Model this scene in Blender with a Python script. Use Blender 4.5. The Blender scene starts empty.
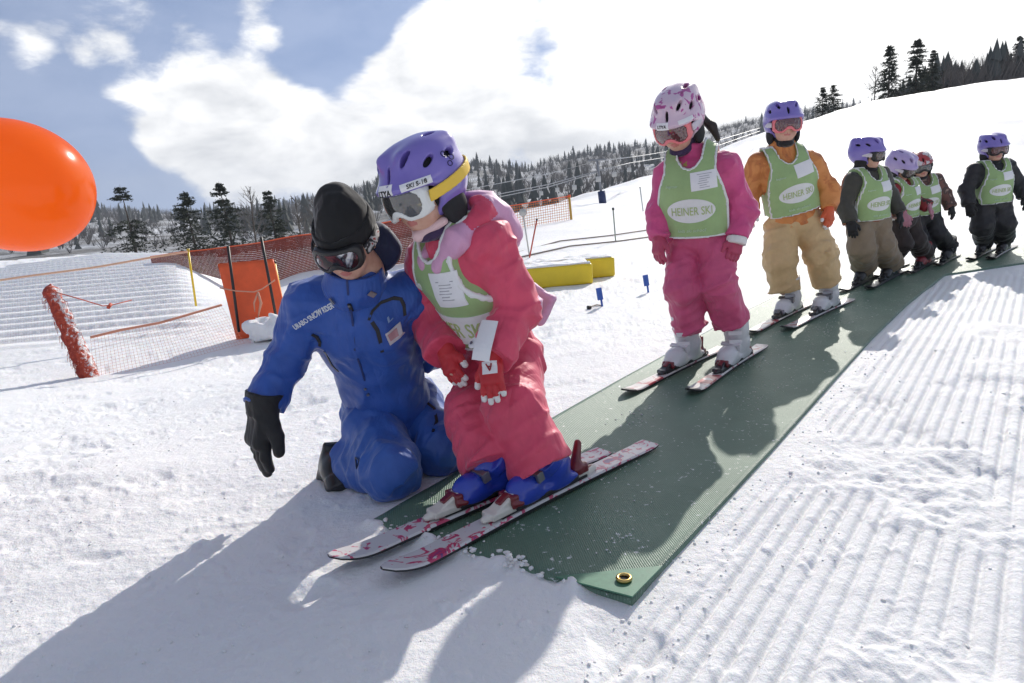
import bpy, bmesh, math, random
import numpy as np
from mathutils import Vector, Matrix
random.seed(7)
RNG = np.random.default_rng(11)
scene = bpy.context.scene
COL = scene.collection
f32 = np.float32

# ------------------------------------------------------------------ camera
FPX = 683.0
CAM = np.array([0.0, 0.0, 0.95])
PITCH, ROLL = math.radians(12.9), math.radians(4.6)
_F = np.array([0, math.cos(PITCH), -math.sin(PITCH)])
_U0 = np.array([0, math.sin(PITCH), math.cos(PITCH)])
_R0 = np.array([1.0, 0, 0])
_U = _U0 * math.cos(ROLL) + _R0 * math.sin(ROLL)
_R = _R0 * math.cos(ROLL) - _U0 * math.sin(ROLL)


def ray(px, py):
    return _F * FPX + _R * (px - 512.0) + _U * (341.5 - py)


def W(px, py, y):
    """the world point seen at that pixel of the photo, y metres down the slope from the camera"""
    d = ray(px, py)
    return CAM + d * (y / d[1])


def G(px, py, z=0.0):
    d = ray(px, py)
    return CAM + d * ((z - CAM[2]) / d[2])


cam = bpy.data.cameras.new("camera")
cam.sensor_width = 36.0
cam.lens = 36.0 * FPX / 1024.0
cam.clip_start = 0.05
cam.clip_end = 8000
cam_ob = bpy.data.objects.new("camera", cam)
M4 = Matrix(((_R[0], _U[0], -_F[0], CAM[0]), (_R[1], _U[1], -_F[1], CAM[1]), (_R[2], _U[2], -_F[2], CAM[2]), (0, 0, 0, 1)))
cam_ob.matrix_world = M4
COL.objects.link(cam_ob)
scene.camera = cam_ob


# ------------------------------------------------------------------ objects
def tag(o, label=None, cat=None, group=None, kind=None):
    if label: o["label"] = label
    if cat: o["category"] = cat
    if group: o["group"] = group
    if kind: o["kind"] = kind
    return o


def empty(name, loc, label, cat, group=None):
    o = bpy.data.objects.new(name, None)
    COL.objects.link(o)
    o.location = [float(v) for v in loc]
    o.empty_display_size = 0.05
    return tag(o, label, cat, group)


def mesh(name, V, F, mats, parent=None, midx=None, smooth=True):
    """V: (n,3) world coordinates; F: (m,4) / (m,3) array or a list of index lists"""
    V = np.asarray(V, dtype=f32)
    if parent is not None:
        off = np.zeros(3)
        p = parent
        while p is not None:
            off += np.array(p.location)
            p = p.parent
        V = V - off.astype(f32)
    me = bpy.data.meshes.new(name)
    if isinstance(F, np.ndarray):
        n, k = F.shape
        me.vertices.add(len(V))
        me.vertices.foreach_set("co", V.ravel())
        me.loops.add(n * k)
        me.loops.foreach_set("vertex_index", F.astype(np.int32).ravel())
        me.polygons.add(n)
        me.polygons.foreach_set("loop_start", np.arange(0, n * k, k, dtype=np.int32))
        nf = n
    else:
        me.from_pydata([tuple(map(float, v)) for v in V], [], [list(map(int, q)) for q in F])
        nf = len(F)
    if not isinstance(mats, (list, tuple)):
        mats = [mats]
    for m in mats:
        me.materials.append(m)
    if midx is not None:
        me.polygons.foreach_set("material_index", np.asarray(midx, dtype=np.int32))
    me.polygons.foreach_set("use_smooth", np.full(nf, bool(smooth), dtype=bool))
    me.update(calc_edges=True)
    me.validate()
    o = bpy.data.objects.new(name, me)
    COL.objects.link(o)
    o.parent = parent
    return o


class MB:
    """collects boxes, tubes and sheets for one mesh"""
    def __init__(s):
        s.V, s.F, s.n, s.mi = [], [], 0, []

    def add(s, V, F, m=0):
        V = np.asarray(V, float)
        s.V.append(V)
        s.F += [[i + s.n for i in q] for q in F]
        s.mi += [m] * len(F)
        s.n += len(V)
        return s

    def box(s, c, h, A=None, m=0, taper=1.0):
        """box with bevelled vertical edges: centre, half sizes, rows of A the axes"""
        A = np.eye(3) if A is None else np.asarray(A)
        b = 0.12 * min(h)
        P, F = [], []
        rings = [(-h[2], b), (-h[2] + b, 0), (h[2] - b, 0), (h[2], b)]
        for z, ins in rings:
            t = 1.0 if z < 0 else taper
            x, y = (h[0] - ins) * t, (h[1] - ins) * t
            for sx, sy in ((1, 1), (-1, 1), (-1, -1), (1, -1)):
                if sx * sy > 0:
                    P += [(sx * x, sy * (y - b), z), (sx * (x - b), sy * y, z)]
                else:
                    P += [(sx * (x - b), sy * y, z), (sx * x, sy * (y - b), z)]
        n = 8
        for r in range(3):
            for i in range(n):
                j = (i + 1) % n
                F.append([r * n + i, r * n + j, (r + 1) * n + j, (r + 1) * n + i])
        F.append(list(range(n))[::-1])
        F.append([3 * n + i for i in range(n)])
        return s.add(np.asarray(c) + np.array(P) @ A, F, m)

    def tube(s, pts, r, n=8, m=0, cap=True):
        pts = np.asarray(pts, float)
        k = len(pts)
        rr = np.broadcast_to(np.asarray(r, float), (k,))
        P, F = [], []
        prev = None
        for i in range(k):
            t = pts[min(i + 1, k - 1)] - pts[max(i - 1, 0)]
            t = t / (np.linalg.norm(t) + 1e-12)
            if prev is None:
                a = np.array([1.0, 0, 0]) if abs(t[0]) < 0.8 else np.array([0, 1.0, 0])
            else:
                a = prev
            a = a - t * a.dot(t)
            a /= np.linalg.norm(a) + 1e-12
            prev = a
            b = np.cross(t, a)
            for j in range(n):
                q = 2 * math.pi * j / n
                P.append(pts[i] + rr[i] * (math.cos(q) * a + math.sin(q) * b))
        for i in range(k - 1):
            for j in range(n):
                jj = (j + 1) % n
                F.append([i * n + j, i * n + jj, (i + 1) * n + jj, (i + 1) * n + j])
        if cap:
            F.append(list(range(n))[::-1])
            F.append([(k - 1) * n + j for j in range(n)])
        return s.add(P, F, m)

    def build(s, name, mats, parent=None, smooth=False):
        return mesh(name, np.concatenate(s.V), s.F, mats, parent, s.mi, smooth)


# ------------------------------------------------------------------ noise
_LAT = RNG.random((64, 64, 64)).astype(f32)


def vnoise(P):
    P = np.asarray(P, dtype=f32)
    i = np.floor(P).astype(np.int32)
    f = P - i
    f = f * f * (3 - 2 * f)
    i &= 63
    j = (i + 1) & 63
    x0, y0, z0 = i[..., 0], i[..., 1], i[..., 2]
    x1, y1, z1 = j[..., 0], j[..., 1], j[..., 2]
    fx, fy, fz = f[..., 0], f[..., 1], f[..., 2]
    L = _LAT
    a = L[x0, y0, z0] * (1 - fx) + L[x1, y0, z0] * fx
    b = L[x0, y1, z0] * (1 - fx) + L[x1, y1, z0] * fx
    c = L[x0, y0, z1] * (1 - fx) + L[x1, y0, z1] * fx
    d = L[x0, y1, z1] * (1 - fx) + L[x1, y1, z1] * fx
    return (a * (1 - fy) + b * fy) * (1 - fz) + (c * (1 - fy) + d * fy) * fz


def vn2(x, y, s, seed=0.0):
    P = np.stack([x * s + 17.3 * seed, y * s - 9.1 * seed, np.full_like(x, 3.7 * seed + 0.5)], -1)
    return vnoise(P)


def fbm2(x, y, s, o=3, seed=0.0, g=0.5):
    t, a, w = 0, 1.0, 0
    for k in range(o):
        t = t + a * vn2(x, y, s * 2.03 ** k, seed + k * 1.7)
        w += a
        a *= g
    return t / w


# ------------------------------------------------------------------ signed distance modelling
def unit(v):
    v = np.asarray(v, float)
    return v / (np.linalg.norm(v) + 1e-12)


def axes(fwd, up=(0, 0, 1)):
    """rows: left, forward, up of a person or thing that faces fwd"""
    f = unit(fwd)
    l = unit(np.cross(up, f))
    u = np.cross(f, l)
    return np.stack([l, f, u])


def smin(a, b, k):
    h = np.clip(0.5 + 0.5 * (b - a) / k, 0, 1)
    return b * (1 - h) + a * h - k * h * (1 - h)


class Field:
    def __init__(s):
        s.p = []

    def add(s, fn, lo, hi, k=0.02, op="u"):
        s.p.append((fn, np.asarray(lo, float), np.asarray(hi, float), k, op))
        return s

    def cap(s, a, b, ra, rb, k=0.03, flat=None, rings=None, cut=None, op="u", folds=0.0):
        a, b = np.asarray(a, float), np.asarray(b, float)
        ab = b - a
        L2 = float(ab.dot(ab)) + 1e-12
        L = math.sqrt(L2)

        def fn(P):
            q = P - a.astype(f32)
            if flat is not None:
                v = unit(flat[0]).astype(f32)
                q = q + (q @ v)[..., None] * v * f32(1.0 / flat[1] - 1.0)
                abv = ab + v * float(ab.dot(v)) * (1.0 / flat[1] - 1.0)
            else:
                abv = ab
            l2 = float(np.dot(abv, abv)) + 1e-12
            tt = (q @ abv.astype(f32)) / f32(l2)
            t = np.clip(tt, 0, 1)
            d = np.linalg.norm(q - t[..., None] * abv.astype(f32), axis=-1) - (ra + (rb - ra) * t)
            if rings is not None:
                # compression folds: creased noise squeezed along the limb and skewed across it
                am, lam = rings
                ax = unit(ab)
                sk = np.cross(ax, [0.3, 0.9, 0.2]) * 0.45
                al = (P @ (ax + sk).astype(f32))[..., None] * ax.astype(f32)
                q = (P * f32(0.38) + al * f32(0.9)) * f32(1.0 / lam)
                q = q + f32(0.5) * (vnoise(P * f32(9.0))[..., None] - f32(.5))
                env = 0.45 + 0.75 * np.abs(2 * t - 1) ** 2
                cr = np.abs(2 * vnoise(q + f32(7.7)) - 1)
                d = d + am * env * (np.minimum(cr * 1.9, 1.0) - .55)
            if cut == "b":
                d = np.maximum(d, (tt - 1.0) * math.sqrt(l2))
            if cut == "a":
                d = np.maximum(d, -tt * math.sqrt(l2))
            if cut == "ab":
                d = np.maximum(np.maximum(d, (tt - 1.0) * math.sqrt(l2)), -tt * math.sqrt(l2))
            return d
        m = max(ra, rb) + 0.03
        return s.add(fn, np.minimum(a, b) - m, np.maximum(a, b) + m, k, op)

    def ell(s, c, r, A=None, k=0.02, op="u"):
        c = np.asarray(c, float)
        r = np.asarray(r, float)
        A_ = np.eye(3) if A is None else np.asarray(A)

        def fn(P):
            q = (P - c.astype(f32)) @ A_.T.astype(f32)
            k0 = np.linalg.norm(q / r.astype(f32), axis=-1)
            k1 = np.linalg.norm(q / (r * r).astype(f32), axis=-1) + 1e-9
            return k0 * (k0 - 1) / k1
        e = np.abs(A_.T) @ r + 0.03
        return s.add(fn, c - e, c + e, k, op)

    def box(s, c, h, rd=0.005, A=None, k=0.01, op="u"):
        c = np.asarray(c, float)
        h = np.asarray(h, float)
        A_ = np.eye(3) if A is None else np.asarray(A)

        def fn(P):
            q = np.abs((P - c.astype(f32)) @ A_.T.astype(f32)) - (h - rd).astype(f32)
            return np.linalg.norm(np.maximum(q, 0), axis=-1) + np.minimum(q.max(-1), 0) - rd
        e = np.abs(A_.T) @ h + 0.03
        return s.add(fn, c - e, c + e, k, op)

    def eval(s, P):
        D = np.full(P.shape[:-1], 1.0, f32)
        for fn, lo, hi, k, op in s.p:
            d = fn(P)
            D = s._mix(D, d, k, op)
        return D

    @staticmethod
    def _mix(D, d, k, op):
        if op == "u":
            return smin(D, d, k)
        if op == "s":
            return -smin(-D, d, k)
        if op == "i":
            return -smin(-D, -d, k)
        return D + d           # "d": displacement

    def grid(s, h, pad=0.03):
        us = [p for p in s.p if p[4] == "u"]
        lo = np.min([p[1] for p in us], 0) - pad
        hi = np.max([p[2] for p in us], 0) + pad
        n = np.ceil((hi - lo) / h).astype(int) + 1
        ax = [(lo[i] + h * np.arange(n[i])).astype(f32) for i in range(3)]
        D = np.full(n, 1.0, f32)
        for fn, a, b, k, op in s.p:
            i0 = np.clip(np.floor((a - lo) / h).astype(int), 0, n - 1)
            i1 = np.clip(np.ceil((b - lo) / h).astype(int) + 1, 1, n)
            if (i1 <= i0).any():
                continue
            sl = tuple(slice(i0[i], i1[i]) for i in range(3))
            sub = D[sl]
            if op in "sid":
                msk = np.abs(sub) < (0.06 if op == "d" else 0.5)
                if op == "i":
                    msk[:] = True
                if not msk.any():
                    continue
                ii = np.nonzero(msk)
                P = np.stack([ax[0][i0[0] + ii[0]], ax[1][i0[1] + ii[1]], ax[2][i0[2] + ii[2]]], -1)
                sub[ii] = s._mix(sub[ii], fn(P), k, op)
                D[sl] = sub
            else:
                P = np.stack(np.meshgrid(ax[0][sl[0]], ax[1][sl[1]], ax[2][sl[2]], indexing="ij"), -1)
                D[sl] = s._mix(sub, fn(P), k, op)
        return D, lo, h

    def mesh(s, h):
        return nets(*s.grid(h))


def nets(D, lo, h):
    S = D < 0
    n = D.shape
    c = S[:-1, :-1, :-1].astype(np.int8)
    tot = np.zeros([k - 1 for k in n], np.int8)
    for i in (0, 1):
        for j in (0, 1):
            for k in (0, 1):
                tot += S[i:n[0] - 1 + i, j:n[1] - 1 + j, k:n[2] - 1 + k]
    act = (tot > 0) & (tot < 8)
    I = np.argwhere(act)
    if len(I) == 0:
        return np.zeros((0, 3), f32), np.zeros((0, 4), np.int32)
    vid = np.full(act.shape, -1, np.int32)
    vid[act] = np.arange(len(I), dtype=np.int32)
    cor = {}
    for i in (0, 1):
        for j in (0, 1):
            for k in (0, 1):
                cor[(i, j, k)] = D[I[:, 0] + i, I[:, 1] + j, I[:, 2] + k]
    acc = np.zeros((len(I), 3), f32)
    cnt = np.zeros(len(I), f32)
    for a in cor:
        for axn in range(3):
            if a[axn] == 0:
                b = list(a)
                b[axn] = 1
                d0, d1 = cor[a], cor[tuple(b)]
                m = (d0 < 0) != (d1 < 0)
                t = np.where(m, d0 / np.where(m, d0 - d1, 1), 0)
                p = np.zeros((len(I), 3), f32) + np.array(a, f32)
                p[:, axn] = t
                acc[m] += p[m]
                cnt[m] += 1
    V = (I + acc / cnt[:, None]) * h + lo
    Fs = []
    for axn in range(3):
        o = [k for k in range(3) if k != axn]
        a0 = [slice(None)] * 3
        a1 = [slice(None)] * 3
        a0[axn], a1[axn] = slice(0, n[axn] - 1), slice(1, n[axn])
        for q in o:
            a0[q] = a1[q] = slice(1, n[q] - 1)
        s0, s1 = S[tuple(a0)], S[tuple(a1)]
        E = np.argwhere(s0 != s1)
        if len(E) == 0:
            continue
        flip = s0[tuple(E.T)]
        for q in o:
            E[:, q] += 1

        def cell(d1, d2):
            X = E.copy()
            X[:, o[0]] -= d1
            X[:, o[1]] -= d2
            return vid[tuple(X.T)]
        Q = np.stack([cell(1, 1), cell(0, 1), cell(0, 0), cell(1, 0)], -1)
        if axn == 1:
            flip = ~flip
        Q[~flip] = Q[~flip][:, ::-1]
        Fs.append(Q)
    F = np.concatenate(Fs)
    F = F[(F >= 0).all(1)]
    return V.astype(f32), F


def poly_sdf(pts):
    """signed distance (2-D) to a closed outline; works on arrays u, w"""
    pts = np.asarray(pts, float)

    def fn(u, w):
        d = np.full(u.shape, 1e9, f32)
        sg = np.ones(u.shape, f32)
        n = len(pts)
        j = n - 1
        for i in range(n):
            e = pts[j] - pts[i]
            wx, wy = u - pts[i][0], w - pts[i][1]
            t = np.clip((wx * e[0] + wy * e[1]) / (e.dot(e) + 1e-12), 0, 1)
            bx, by = wx - e[0] * t, wy - e[1] * t
            d = np.minimum(d, bx * bx + by * by)
            c1 = w >= pts[i][1]
            c2 = w < pts[j][1]
            c3 = e[0] * wy > e[1] * wx
            m = (c1 & c2 & c3) | (~c1 & ~c2 & ~c3)
            sg = np.where(m, -sg, sg)
            j = i
        return sg * np.sqrt(d)
    return fn


_text_cache = {}


def text_mesh(body, size=1.0, shear=0.0, bold=0.0):
    """flat lettering centred at 0: vertices (n,2) and faces; cap height is about size"""
    key = (body, shear, bold)
    if key not in _text_cache:
        cu = bpy.data.curves.new("lettering", "FONT")
        cu.body = body
        cu.shear = shear
        cu.offset = bold
        cu.resolution_u = 3
        ob = bpy.data.objects.new("lettering", cu)
        COL.objects.link(ob)
        dg = bpy.context.evaluated_depsgraph_get()
        me = bpy.data.meshes.new_from_object(ob.evaluated_get(dg))
        bm = bmesh.new()
        bm.from_mesh(me)
        bmesh.ops.triangulate(bm, faces=bm.faces[:])
        V = np.array([v.co[:2] for v in bm.verts])
        bm.verts.index_update()
        Fc = [[v.index for v in f.verts] for f in bm.faces]
        bm.free()
        bpy.data.objects.remove(ob)
        bpy.data.meshes.remove(me)
        bpy.data.curves.remove(cu)
        V = V - (V.min(0) + V.max(0)) / 2
        _text_cache[key] = (V / (V[:, 1].max() - V[:, 1].min()), Fc)
    V, Fc = _text_cache[key]
    return V * size, Fc


def grid2(w, h, nx=8, ny=8, rnd=0.0):
    """flat rectangle (or an oval when rnd = 1) as 2-D points and quads"""
    x, y = np.meshgrid(np.linspace(-1, 1, nx + 1), np.linspace(-1, 1, ny + 1), indexing="ij")
    if rnd >= 1:
        x, y = x * np.sqrt(1 - y * y / 2), y * np.sqrt(1 - x * x / 2)
    P = np.stack([x.ravel() * w / 2, y.ravel() * h / 2], -1)
    F = []
    for i in range(nx):
        for j in range(ny):
            a = i * (ny + 1) + j
            F.append([a, a + ny + 1, a + ny + 2, a + 1])
    return P, F


def project(field, c, A, uv, off, start=0.5):
    """lays 2-D points (in the plane of A's rows 0 and 2, seen along row 1) onto the surface field = off"""
    p = np.asarray(c) + uv[:, :1] * A[0] + uv[:, 1:2] * A[2] + A[1] * start
    t = np.zeros(len(p))
    for _ in range(60):
        d = field((p - t[:, None] * A[1]).astype(f32)) - off
        t = t + np.clip(d * 0.8, -0.02, 0.1)
        t = np.minimum(t, start + 0.12)
    return p - t[:, None] * A[1]


def decal(name, field, c, A, uv, F, off, mat, parent, thick=0.0015, start=0.5):
    T = project(field, c, A, uv, off, start)
    n = len(T)
    B = T - A[1] * 0.004
    edges = {}
    for q in F:
        for i in range(len(q)):
            e = (q[i], q[(i + 1) % len(q)])
            if (e[1], e[0]) in edges:
                del edges[(e[1], e[0])]
            else:
                edges[e] = 1
    Fa = [list(q) for q in F] + [[e[1], e[0], e[0] + n, e[1] + n] for e in edges]
    return mesh(name, np.concatenate([T, B]), Fa, mat, parent, None, False)
# ------------------------------------------------------------------ materials
def nodes_of(name):
    m = bpy.data.materials.new(name)
    m.use_nodes = True
    nt = m.node_tree
    return m, nt, nt.nodes["Principled BSDF"]


def N(nt, typ, **kw):
    n = nt.nodes.new(typ)
    for k, v in kw.items():
        setattr(n, k, v)
    return n


def ramp(nt, src, stops, interp="LINEAR"):
    r = N(nt, "ShaderNodeValToRGB")
    r.color_ramp.interpolation = interp
    e = r.color_ramp.elements
    while len(e) < len(stops):
        e.new(0.5)
    for i, (p, c) in enumerate(stops):
        e[i].position = p
        e[i].color = (*c, 1) if len(c) == 3 else c
    nt.links.new(src, r.inputs[0])
    return r.outputs[0]


def noise(nt, scale, detail=4, rough=0.55, coord=None, dist=0.0):
    n = N(nt, "ShaderNodeTexNoise")
    n.inputs["Scale"].default_value = scale
    n.inputs["Detail"].default_value = detail
    n.inputs["Roughness"].default_value = rough
    n.inputs["Distortion"].default_value = dist
    if coord is not None:
        nt.links.new(coord, n.inputs["Vector"])
    return n.outputs["Fac"]


def objco(nt):
    return N(nt, "ShaderNodeTexCoord").outputs["Object"]


def geoco(nt):
    return N(nt, "ShaderNodeNewGeometry").outputs["Position"]


def bump(nt, bs, h, strength=0.3, dist=0.01, prev=None):
    b = N(nt, "ShaderNodeBump")
    b.inputs["Strength"].default_value = strength
    b.inputs["Distance"].default_value = dist
    nt.links.new(h, b.inputs["Height"])
    if prev is not None:
        nt.links.new(prev, b.inputs["Normal"])
    nt.links.new(b.outputs[0], bs.inputs["Normal"])
    return b.outputs[0]


_mc = {}


def cloth(name, col, rough=0.62, var=0.12, sheen=0.25, wrinkle=0.5):
    """shell fabric: slight mottling, fine weave, soft creases"""
    if name in _mc: return _mc[name]
    m, nt, bs = nodes_of(name)
    co = geoco(nt)
    f = noise(nt, 14, 5, 0.6, co)
    a = tuple(c * (1 - var) for c in col)
    b = tuple(min(1, c * (1 + var)) for c in col)
    nt.links.new(ramp(nt, f, [(0.3, a), (0.7, b)]), bs.inputs["Base Color"])
    bs.inputs["Roughness"].default_value = rough
    bs.inputs["Sheen Weight"].default_value = sheen
    bs.inputs["Sheen Roughness"].default_value = 0.4
    p = None
    for sc, dst, off in ((5.5, 0.020, 0.0), (13, 0.0055, 3.0)):
        mpn = N(nt, "ShaderNodeMapping")
        mpn.inputs["Scale"].default_value = (1, 1, 0.5)
        mpn.inputs["Rotation"].default_value = (0.4 + off, 0.7, off)
        nt.links.new(co, mpn.inputs["Vector"])
        n1_ = noise(nt, sc, 2, 0.5, mpn.outputs[0], 1.4)
        s_ = N(nt, "ShaderNodeMath", operation="SUBTRACT")
        s_.inputs[1].default_value = 0.5
        nt.links.new(n1_, s_.inputs[0])
        a_ = N(nt, "ShaderNodeMath", operation="ABSOLUTE")
        nt.links.new(s_.outputs[0], a_.inputs[0])
        c_ = N(nt, "ShaderNodeMath", operation="MINIMUM")
        c_.inputs[1].default_value = 0.16
        nt.links.new(a_.outputs[0], c_.inputs[0])
        p = bump(nt, bs, c_.outputs[0], min(1.0, wrinkle), dst * 2.0, p)
    bump(nt, bs, noise(nt, 900, 2, 0.6, co), 0.25, 0.0008, p)
    _mc[name] = m
    return m


def plain(name, col, rough=0.4, var=0.06, metal=0.0, coat=0.0, scale=30, bmp=0.1):
    if name in _mc: return _mc[name]
    m, nt, bs = nodes_of(name)
    co = geoco(nt)
    f = noise(nt, scale, 5, 0.6, co)
    a = tuple(c * (1 - var) for c in col)
    b = tuple(min(1, c * (1 + var)) for c in col)
    nt.links.new(ramp(nt, f, [(0.3, a), (0.7, b)]), bs.inputs["Base Color"])
    bs.inputs["Metallic"].default_value = metal
    bs.inputs["Coat Weight"].default_value = coat
    bs.inputs["Coat Roughness"].default_value = 0.1
    r = N(nt, "ShaderNodeMapRange")
    nt.links.new(f, r.inputs[0])
    r.inputs[3].default_value = rough * 0.8
    r.inputs[4].default_value = rough * 1.2
    nt.links.new(r.outputs[0], bs.inputs["Roughness"])
    if bmp: bump(nt, bs, noise(nt, scale * 4, 3, 0.6, co), bmp, 0.002)
    _mc[name] = m
    return m


def two(name, c0, c1, scale, lo, hi, rough=0.4, coat=0.0, dist=0.5, third=None, detail=3, bmp=0.0):
    """patches of a second (and third) colour over the first, hard edged like a print"""
    if name in _mc: return _mc[name]
    m, nt, bs = nodes_of(name)
    co = objco(nt)
    f = noise(nt, scale, detail, 0.55, co, dist)
    st = [(0, c0), (lo, c0), (hi, c1)]
    if third: st += [(min(1, hi + 0.07), c1), (min(1, hi + 0.1), third)]
    nt.links.new(ramp(nt, f, st), bs.inputs["Base Color"])
    bs.inputs["Roughness"].default_value = rough
    bs.inputs["Coat Weight"].default_value = coat
    if bmp: bump(nt, bs, noise(nt, 42, 3, 0.6, co, 1.2), bmp, 0.006)
    _mc[name] = m
    return m


def skin_mat(name="skin"):
    if name in _mc: return _mc[name]
    m, nt, bs = nodes_of(name)
    co = geoco(nt)
    nt.links.new(ramp(nt, noise(nt, 30, 4, 0.6, co), [(0.3, (0.56, 0.31, 0.22)), (0.7, (0.66, 0.40, 0.30))]), bs.inputs["Base Color"])
    bs.inputs["Roughness"].default_value = 0.5
    bs.inputs["Subsurface Weight"].default_value = 0.15
    bs.inputs["Subsurface Radius"].default_value = (0.012, 0.005, 0.003)
    bs.inputs["Subsurface Scale"].default_value = 0.5
    bump(nt, bs, noise(nt, 300, 3, 0.6, co), 0.15, 0.001)
    _mc[name] = m
    return m


def lens_mat(name, col, rough=0.06):
    if name in _mc: return _mc[name]
    m, nt, bs = nodes_of(name)
    bs.inputs["Base Color"].default_value = (*col, 1)
    bs.inputs["Roughness"].default_value = rough
    bs.inputs["Specular IOR Level"].default_value = 0.9
    bs.inputs["Coat Weight"].default_value = 1.0
    bs.inputs["Coat Roughness"].default_value = 0.03
    co = objco(nt)
    bump(nt, bs, noise(nt, 8, 2, 0.5, co), 0.05, 0.01)
    _mc[name] = m
    return m


def snow_mat(name="snow", fine=True):
    if name in _mc: return _mc[name]
    m, nt, bs = nodes_of(name)
    co = geoco(nt)
    f = noise(nt, 1.3, 6, 0.6, co)
    nt.links.new(ramp(nt, f, [(0.25, (0.83, 0.835, 0.845)), (0.75, (0.89, 0.89, 0.89))]), bs.inputs["Base Color"])
    bs.inputs["Roughness"].default_value = 0.55
    bs.inputs["Specular IOR Level"].default_value = 0.08
    bs.inputs["Subsurface Weight"].default_value = 0.35
    bs.inputs["Subsurface Radius"].default_value = (0.5, 0.7, 1.0)
    bs.inputs["Subsurface Scale"].default_value = 0.02
    p = bump(nt, bs, noise(nt, 7, 8, 0.68, co), 0.35, 0.05)
    p = bump(nt, bs, noise(nt, 45, 6, 0.7, co), 0.6, 0.013, p)
    bump(nt, bs, noise(nt, 420, 3, 0.7, co), 0.3, 0.002, p)
    _mc[name] = m
    return m


def net_mat(name, col, pitch, cover, col2=None, transl=0.0):
    """knotted plastic netting: strands with open squares between them"""
    if name in _mc: return _mc[name]
    m, nt, bs = nodes_of(name)
    co = N(nt, "ShaderNodeUVMap").outputs[0]
    sp = N(nt, "ShaderNodeSeparateXYZ")
    nt.links.new(co, sp.inputs[0])
    outs = []
    for k in (0, 1):
        a = N(nt, "ShaderNodeMath", operation="MULTIPLY")
        a.inputs[1].default_value = 1.0 / pitch
        nt.links.new(sp.outputs[k], a.inputs[0])
        b = N(nt, "ShaderNodeMath", operation="FRACT")
        nt.links.new(a.outputs[0], b.inputs[0])
        c = N(nt, "ShaderNodeMath", operation="LESS_THAN")
        c.inputs[1].default_value = cover
        nt.links.new(b.outputs[0], c.inputs[0])
        outs.append(c.outputs[0])
    mx = N(nt, "ShaderNodeMath", operation="MAXIMUM")
    nt.links.new(outs[0], mx.inputs[0])
    nt.links.new(outs[1], mx.inputs[1])
    f = noise(nt, 2.2, 5, 0.6, geoco(nt), 0.8)
    c2 = col2 or tuple(c * 0.7 for c in col)
    nt.links.new(ramp(nt, f, [(0.3, c2), (0.65, col)]), bs.inputs["Base Color"])
    bs.inputs["Roughness"].default_value = 0.6
    nt.links.new(mx.outputs[0], bs.inputs["Alpha"])
    _mc[name] = m
    return m
# ------------------------------------------------------------------ light and sky
SUN_AZ, SUN_EL = math.radians(25.5), math.radians(30.0)
SUN = np.array([math.sin(SUN_AZ) * math.cos(SUN_EL), math.cos(SUN_AZ) * math.cos(SUN_EL), math.sin(SUN_EL)])
sl = bpy.data.lights.new("sun", "SUN")
sl.energy = 3.4
sl.angle = math.radians(0.53)
sl.color = (1.0, 0.945, 0.865)
so = bpy.data.objects.new("sun", sl)
so.rotation_euler = Vector(SUN).to_track_quat("Z", "Y").to_euler()
so.location = (20, 40, 40)
COL.objects.link(so)

wd = bpy.data.worlds.new("World")
scene.world = wd
wd.use_nodes = True
nt = wd.node_tree
bg = nt.nodes["Background"]
bg.inputs["Strength"].default_value = 0.115
sky = N(nt, "ShaderNodeTexSky", sky_type="NISHITA")
sky.sun_disc = False
sky.sun_elevation = SUN_EL
sky.sun_rotation = SUN_AZ
sky.air_density = 0.8
sky.dust_density = 0.0
sky.ozone_density = 2.5
tc = N(nt, "ShaderNodeTexCoord").outputs["Generated"]
lift = N(nt, "ShaderNodeVectorMath", operation="ADD")
lift.inputs[1].default_value = (0, 0, 0.42)
nt.links.new(tc, lift.inputs[0])
nrm = N(nt, "ShaderNodeVectorMath", operation="NORMALIZE")
nt.links.new(lift.outputs[0], nrm.inputs[0])
nt.links.new(nrm.outputs[0], sky.inputs["Vector"])
mp = N(nt, "ShaderNodeMapping")
mp.inputs["Scale"].default_value = (1, 1, 2.1)
nt.links.new(tc, mp.inputs["Vector"])
# (photo pixel that fixes the bank's direction, inner and outer angle in degrees, weight)
BANKS = [(430, 105, 2, 8, .42), (350, 125, 2, 7, .40), (270, 130, 1, 6, .40), (195, 128, 1, 5, .36), (145, 125, .5, 4, .26), (465, 45, 1, 6, .36), (420, 60, 1, 5, .2), (330, 165, 1, 5, .34), (245, 165, 1, 5, .32), (190, 150, 1, 4, .2), (440, 160, 2, 6, .34),
         (110, 70, 1, 3, .28), (55, 62, 1, 3, .22), (195, 62, 1, 3.5, .20), (265, 58, 1, 3, .22), (270, 8, 1, 3.5, .30), (12, 55, 1, 3, .22), (120, 20, 1, 3, .16), (30, 5, 1, 4, .14), (545, 62, .5, 3.5, .10),
         (640, 10, 3, 7, .45), (720, 60, 4, 14, .6), (870, 110, 4, 20, .6), (610, 140, 2, 7, .45), (530, 150, 2, 6, .3), (950, 60, 4, 22, .6), (1000, -150, 5, 40, .35),
         (330, 45, .3, 6, -.40), (380, 5, 1, 4, -.2), (60, 130, 2, 7, -.25), (150, 195, 1, 4, -.20), (310, 205, 1, 4, -.15), (60, -20, 1, 6, -.1)]
acc = None
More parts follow.
